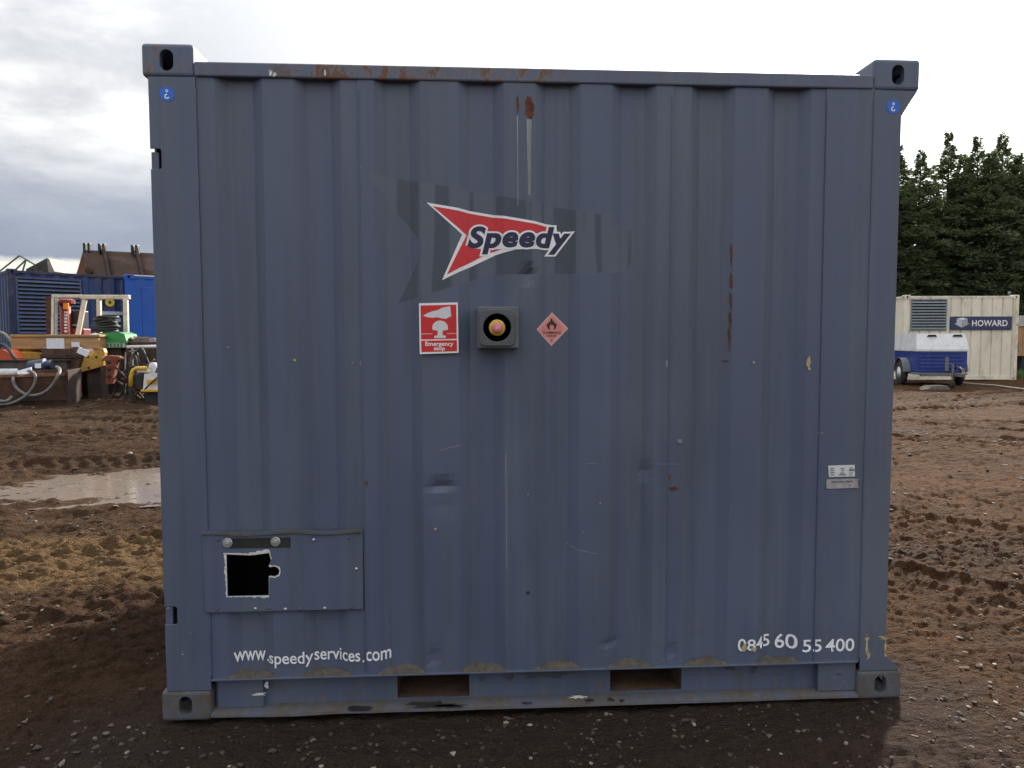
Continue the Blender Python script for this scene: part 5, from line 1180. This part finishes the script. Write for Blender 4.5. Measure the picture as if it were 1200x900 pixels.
# things above the blue containers
DHp = 21.2; u = DHp/F_PX
hp = gpoint(89, DHp); hop = thing('steel_hopper', 'rusty brown ribbed steel hopper with black lugs behind the blue containers', 'hopper', (hp.x, hp.y, hp.z), ROTC)
def pz(py, px=130): return at(px, py, DHp).z-hp.z
def pxh(px): return (px-89)*u
zlo, zhi = pz(323), pz(294)
RUSTH = pmat('hopper_rust', (.075,.042,.030), .7, .2, .4, 2.5, rust=.25, bump=.3)
Lh = pxh(250)
mb = MB(); mb.add([(0,0,zlo-.3),(.33*1.0,.55,zhi),(.62,.0,zlo-.3)], [(0,1,2)])
mb = MB(); mb.prism([(0, zlo-.4), (pxh(104), zhi), (pxh(117), zlo-.4)], -.02, .02); part('end_plate', mb, pmat('hopper_end_lit_rust', (.15,.065,.04), .75, .1, .3, 4, rust=.1), hop, False, True)  # end plate's sunlit look painted as a lighter rust brown
mb = MB(); mb.add([(pxh(104), .0, zhi), (Lh, .0+.3, zhi-.15), (Lh, -.55, zlo-.4), (pxh(117), -.55, zlo-.4), (pxh(104), .05, zhi), (Lh, .35, zhi-.15), (Lh, -.50, zlo-.4), (pxh(117), -.50, zlo-.4)], [(3,2,1,0),(4,5,6,7),(0,1,5,4),(1,2,6,5),(2,3,7,6),(3,0,4,7)]); part('sloped_plate', mb, RUSTH, hop, False, True)
for px in (127, 165, 203, 240):
    x = pxh(px); dz = -(px-104)/146*.15
    mb = MB(); mb.bar((x, -.02, zhi+.06+dz), (x+.50, -.62, zlo-.36), .07, .16); part('rib', mb, RUSTD, hop, False, True)
    for dx in (-.10, .02):
        mb = MB(); mb.box(x+dx-.03, x+dx+.04, -.08, .10, zhi-.08+dz, zhi+.20+dz, bev=.02); part('lug', mb, BLACK, hop, False, True)
for dx in (.0, .13):
    x = pxh(105)+dx; mb = MB(); mb.box(x-.03, x+.04, -.05, .10, zhi-.08, zhi+.20, bev=.02); part('lug', mb, BLACK, hop, False, True)
mb = MB(); mb.lathe([(.0, 0), (.10, .02), (.10, .10), (.0, .12)], (pxh(117.5), -.34, zlo+.1), (.3,-1,0), 10); part('boss', mb, RUSTB, hop, False, True)
for x in (.25, Lh-.3):
    for y in (-.3, .5):
        mb = MB(); mb.box(x-.08, x+.08, y-.08, y+.08, -.05, zlo-.35); part('leg', mb, RUSTD, hop, False, True)
mb = MB(); mb.box(.1, Lh-.1, -.48, .6, zlo-.45, zlo-.36); part('base_frame', mb, RUSTD, hop, False, True)
# grey wedge-shaped skip tipped on the dark blue roof
zr1 = c1.location.z+2.60
def roofp(px, py, d): return at(px, py, d)
D1 = 16.6
sk_ = thing('tipped_chute', 'dark grey wedge chute with pale end lying on the blue container roof', 'chute', (at(48, 318, D1).x, at(48, 318, D1).y, zr1-.1))
w = [at(a_, b_, D1) for a_, b_ in ((31,315.5),(56,302),(58.5,303.5),(64,318),(31,318))]
w = [(p.x, max(p.z, zr1-.09)) for p in w]; y_ = at(48, 318, D1).y
mb = MB(); mb.prism([w[0], w[1], (w[1][0]+.02, zr1-.09), (w[0][0], zr1-.09)], y_, y_+.8); part('chute_side', mb, pmat('charcoal_steel', (.05,.048,.045), .6, .1, .3, 6, rust=.15), sk_)
mb = MB(); mb.prism([w[1], w[2], w[3], (w[1][0]+.03, zr1-.09)], y_-.03, y_+.83); part('chute_end', mb, pmat('pale_brown_steel', (.28,.24,.20), .7, 0, .3, 8, rust=.15), sk_)
# thin green pole frame on the roof corner
pf = thing('pole_stand', 'thin green pole frame standing on the dark blue container roof', 'frame', (at(14, 316, 16.3).x, at(14, 316, 16.3).y, zr1-.1))
GP = pmat('green_pole', (.12,.15,.08), .5, .2, .3, 9)
zz = zr1-.088
def pt(px, py, d=16.3, on=False): p = at(px, py, d); return (p.x, p.y, zz if on else p.z)
for a_, c_ in ((pt(-8,314.5,on=True), pt(23,299.4)), (pt(23,299.4), pt(40,309.6)), (pt(10,316,on=True), pt(30.5,304.4)), (pt(30.5,304.4), pt(24.5,316,on=True)), (pt(30.5,304.4,17.0), pt(40,309.6)), (pt(40,309.6), pt(44,317,16.5,True))):
    mb = MB(); mb.tube([a_, c_], .018, 6); part('pole', mb, GP, pf)
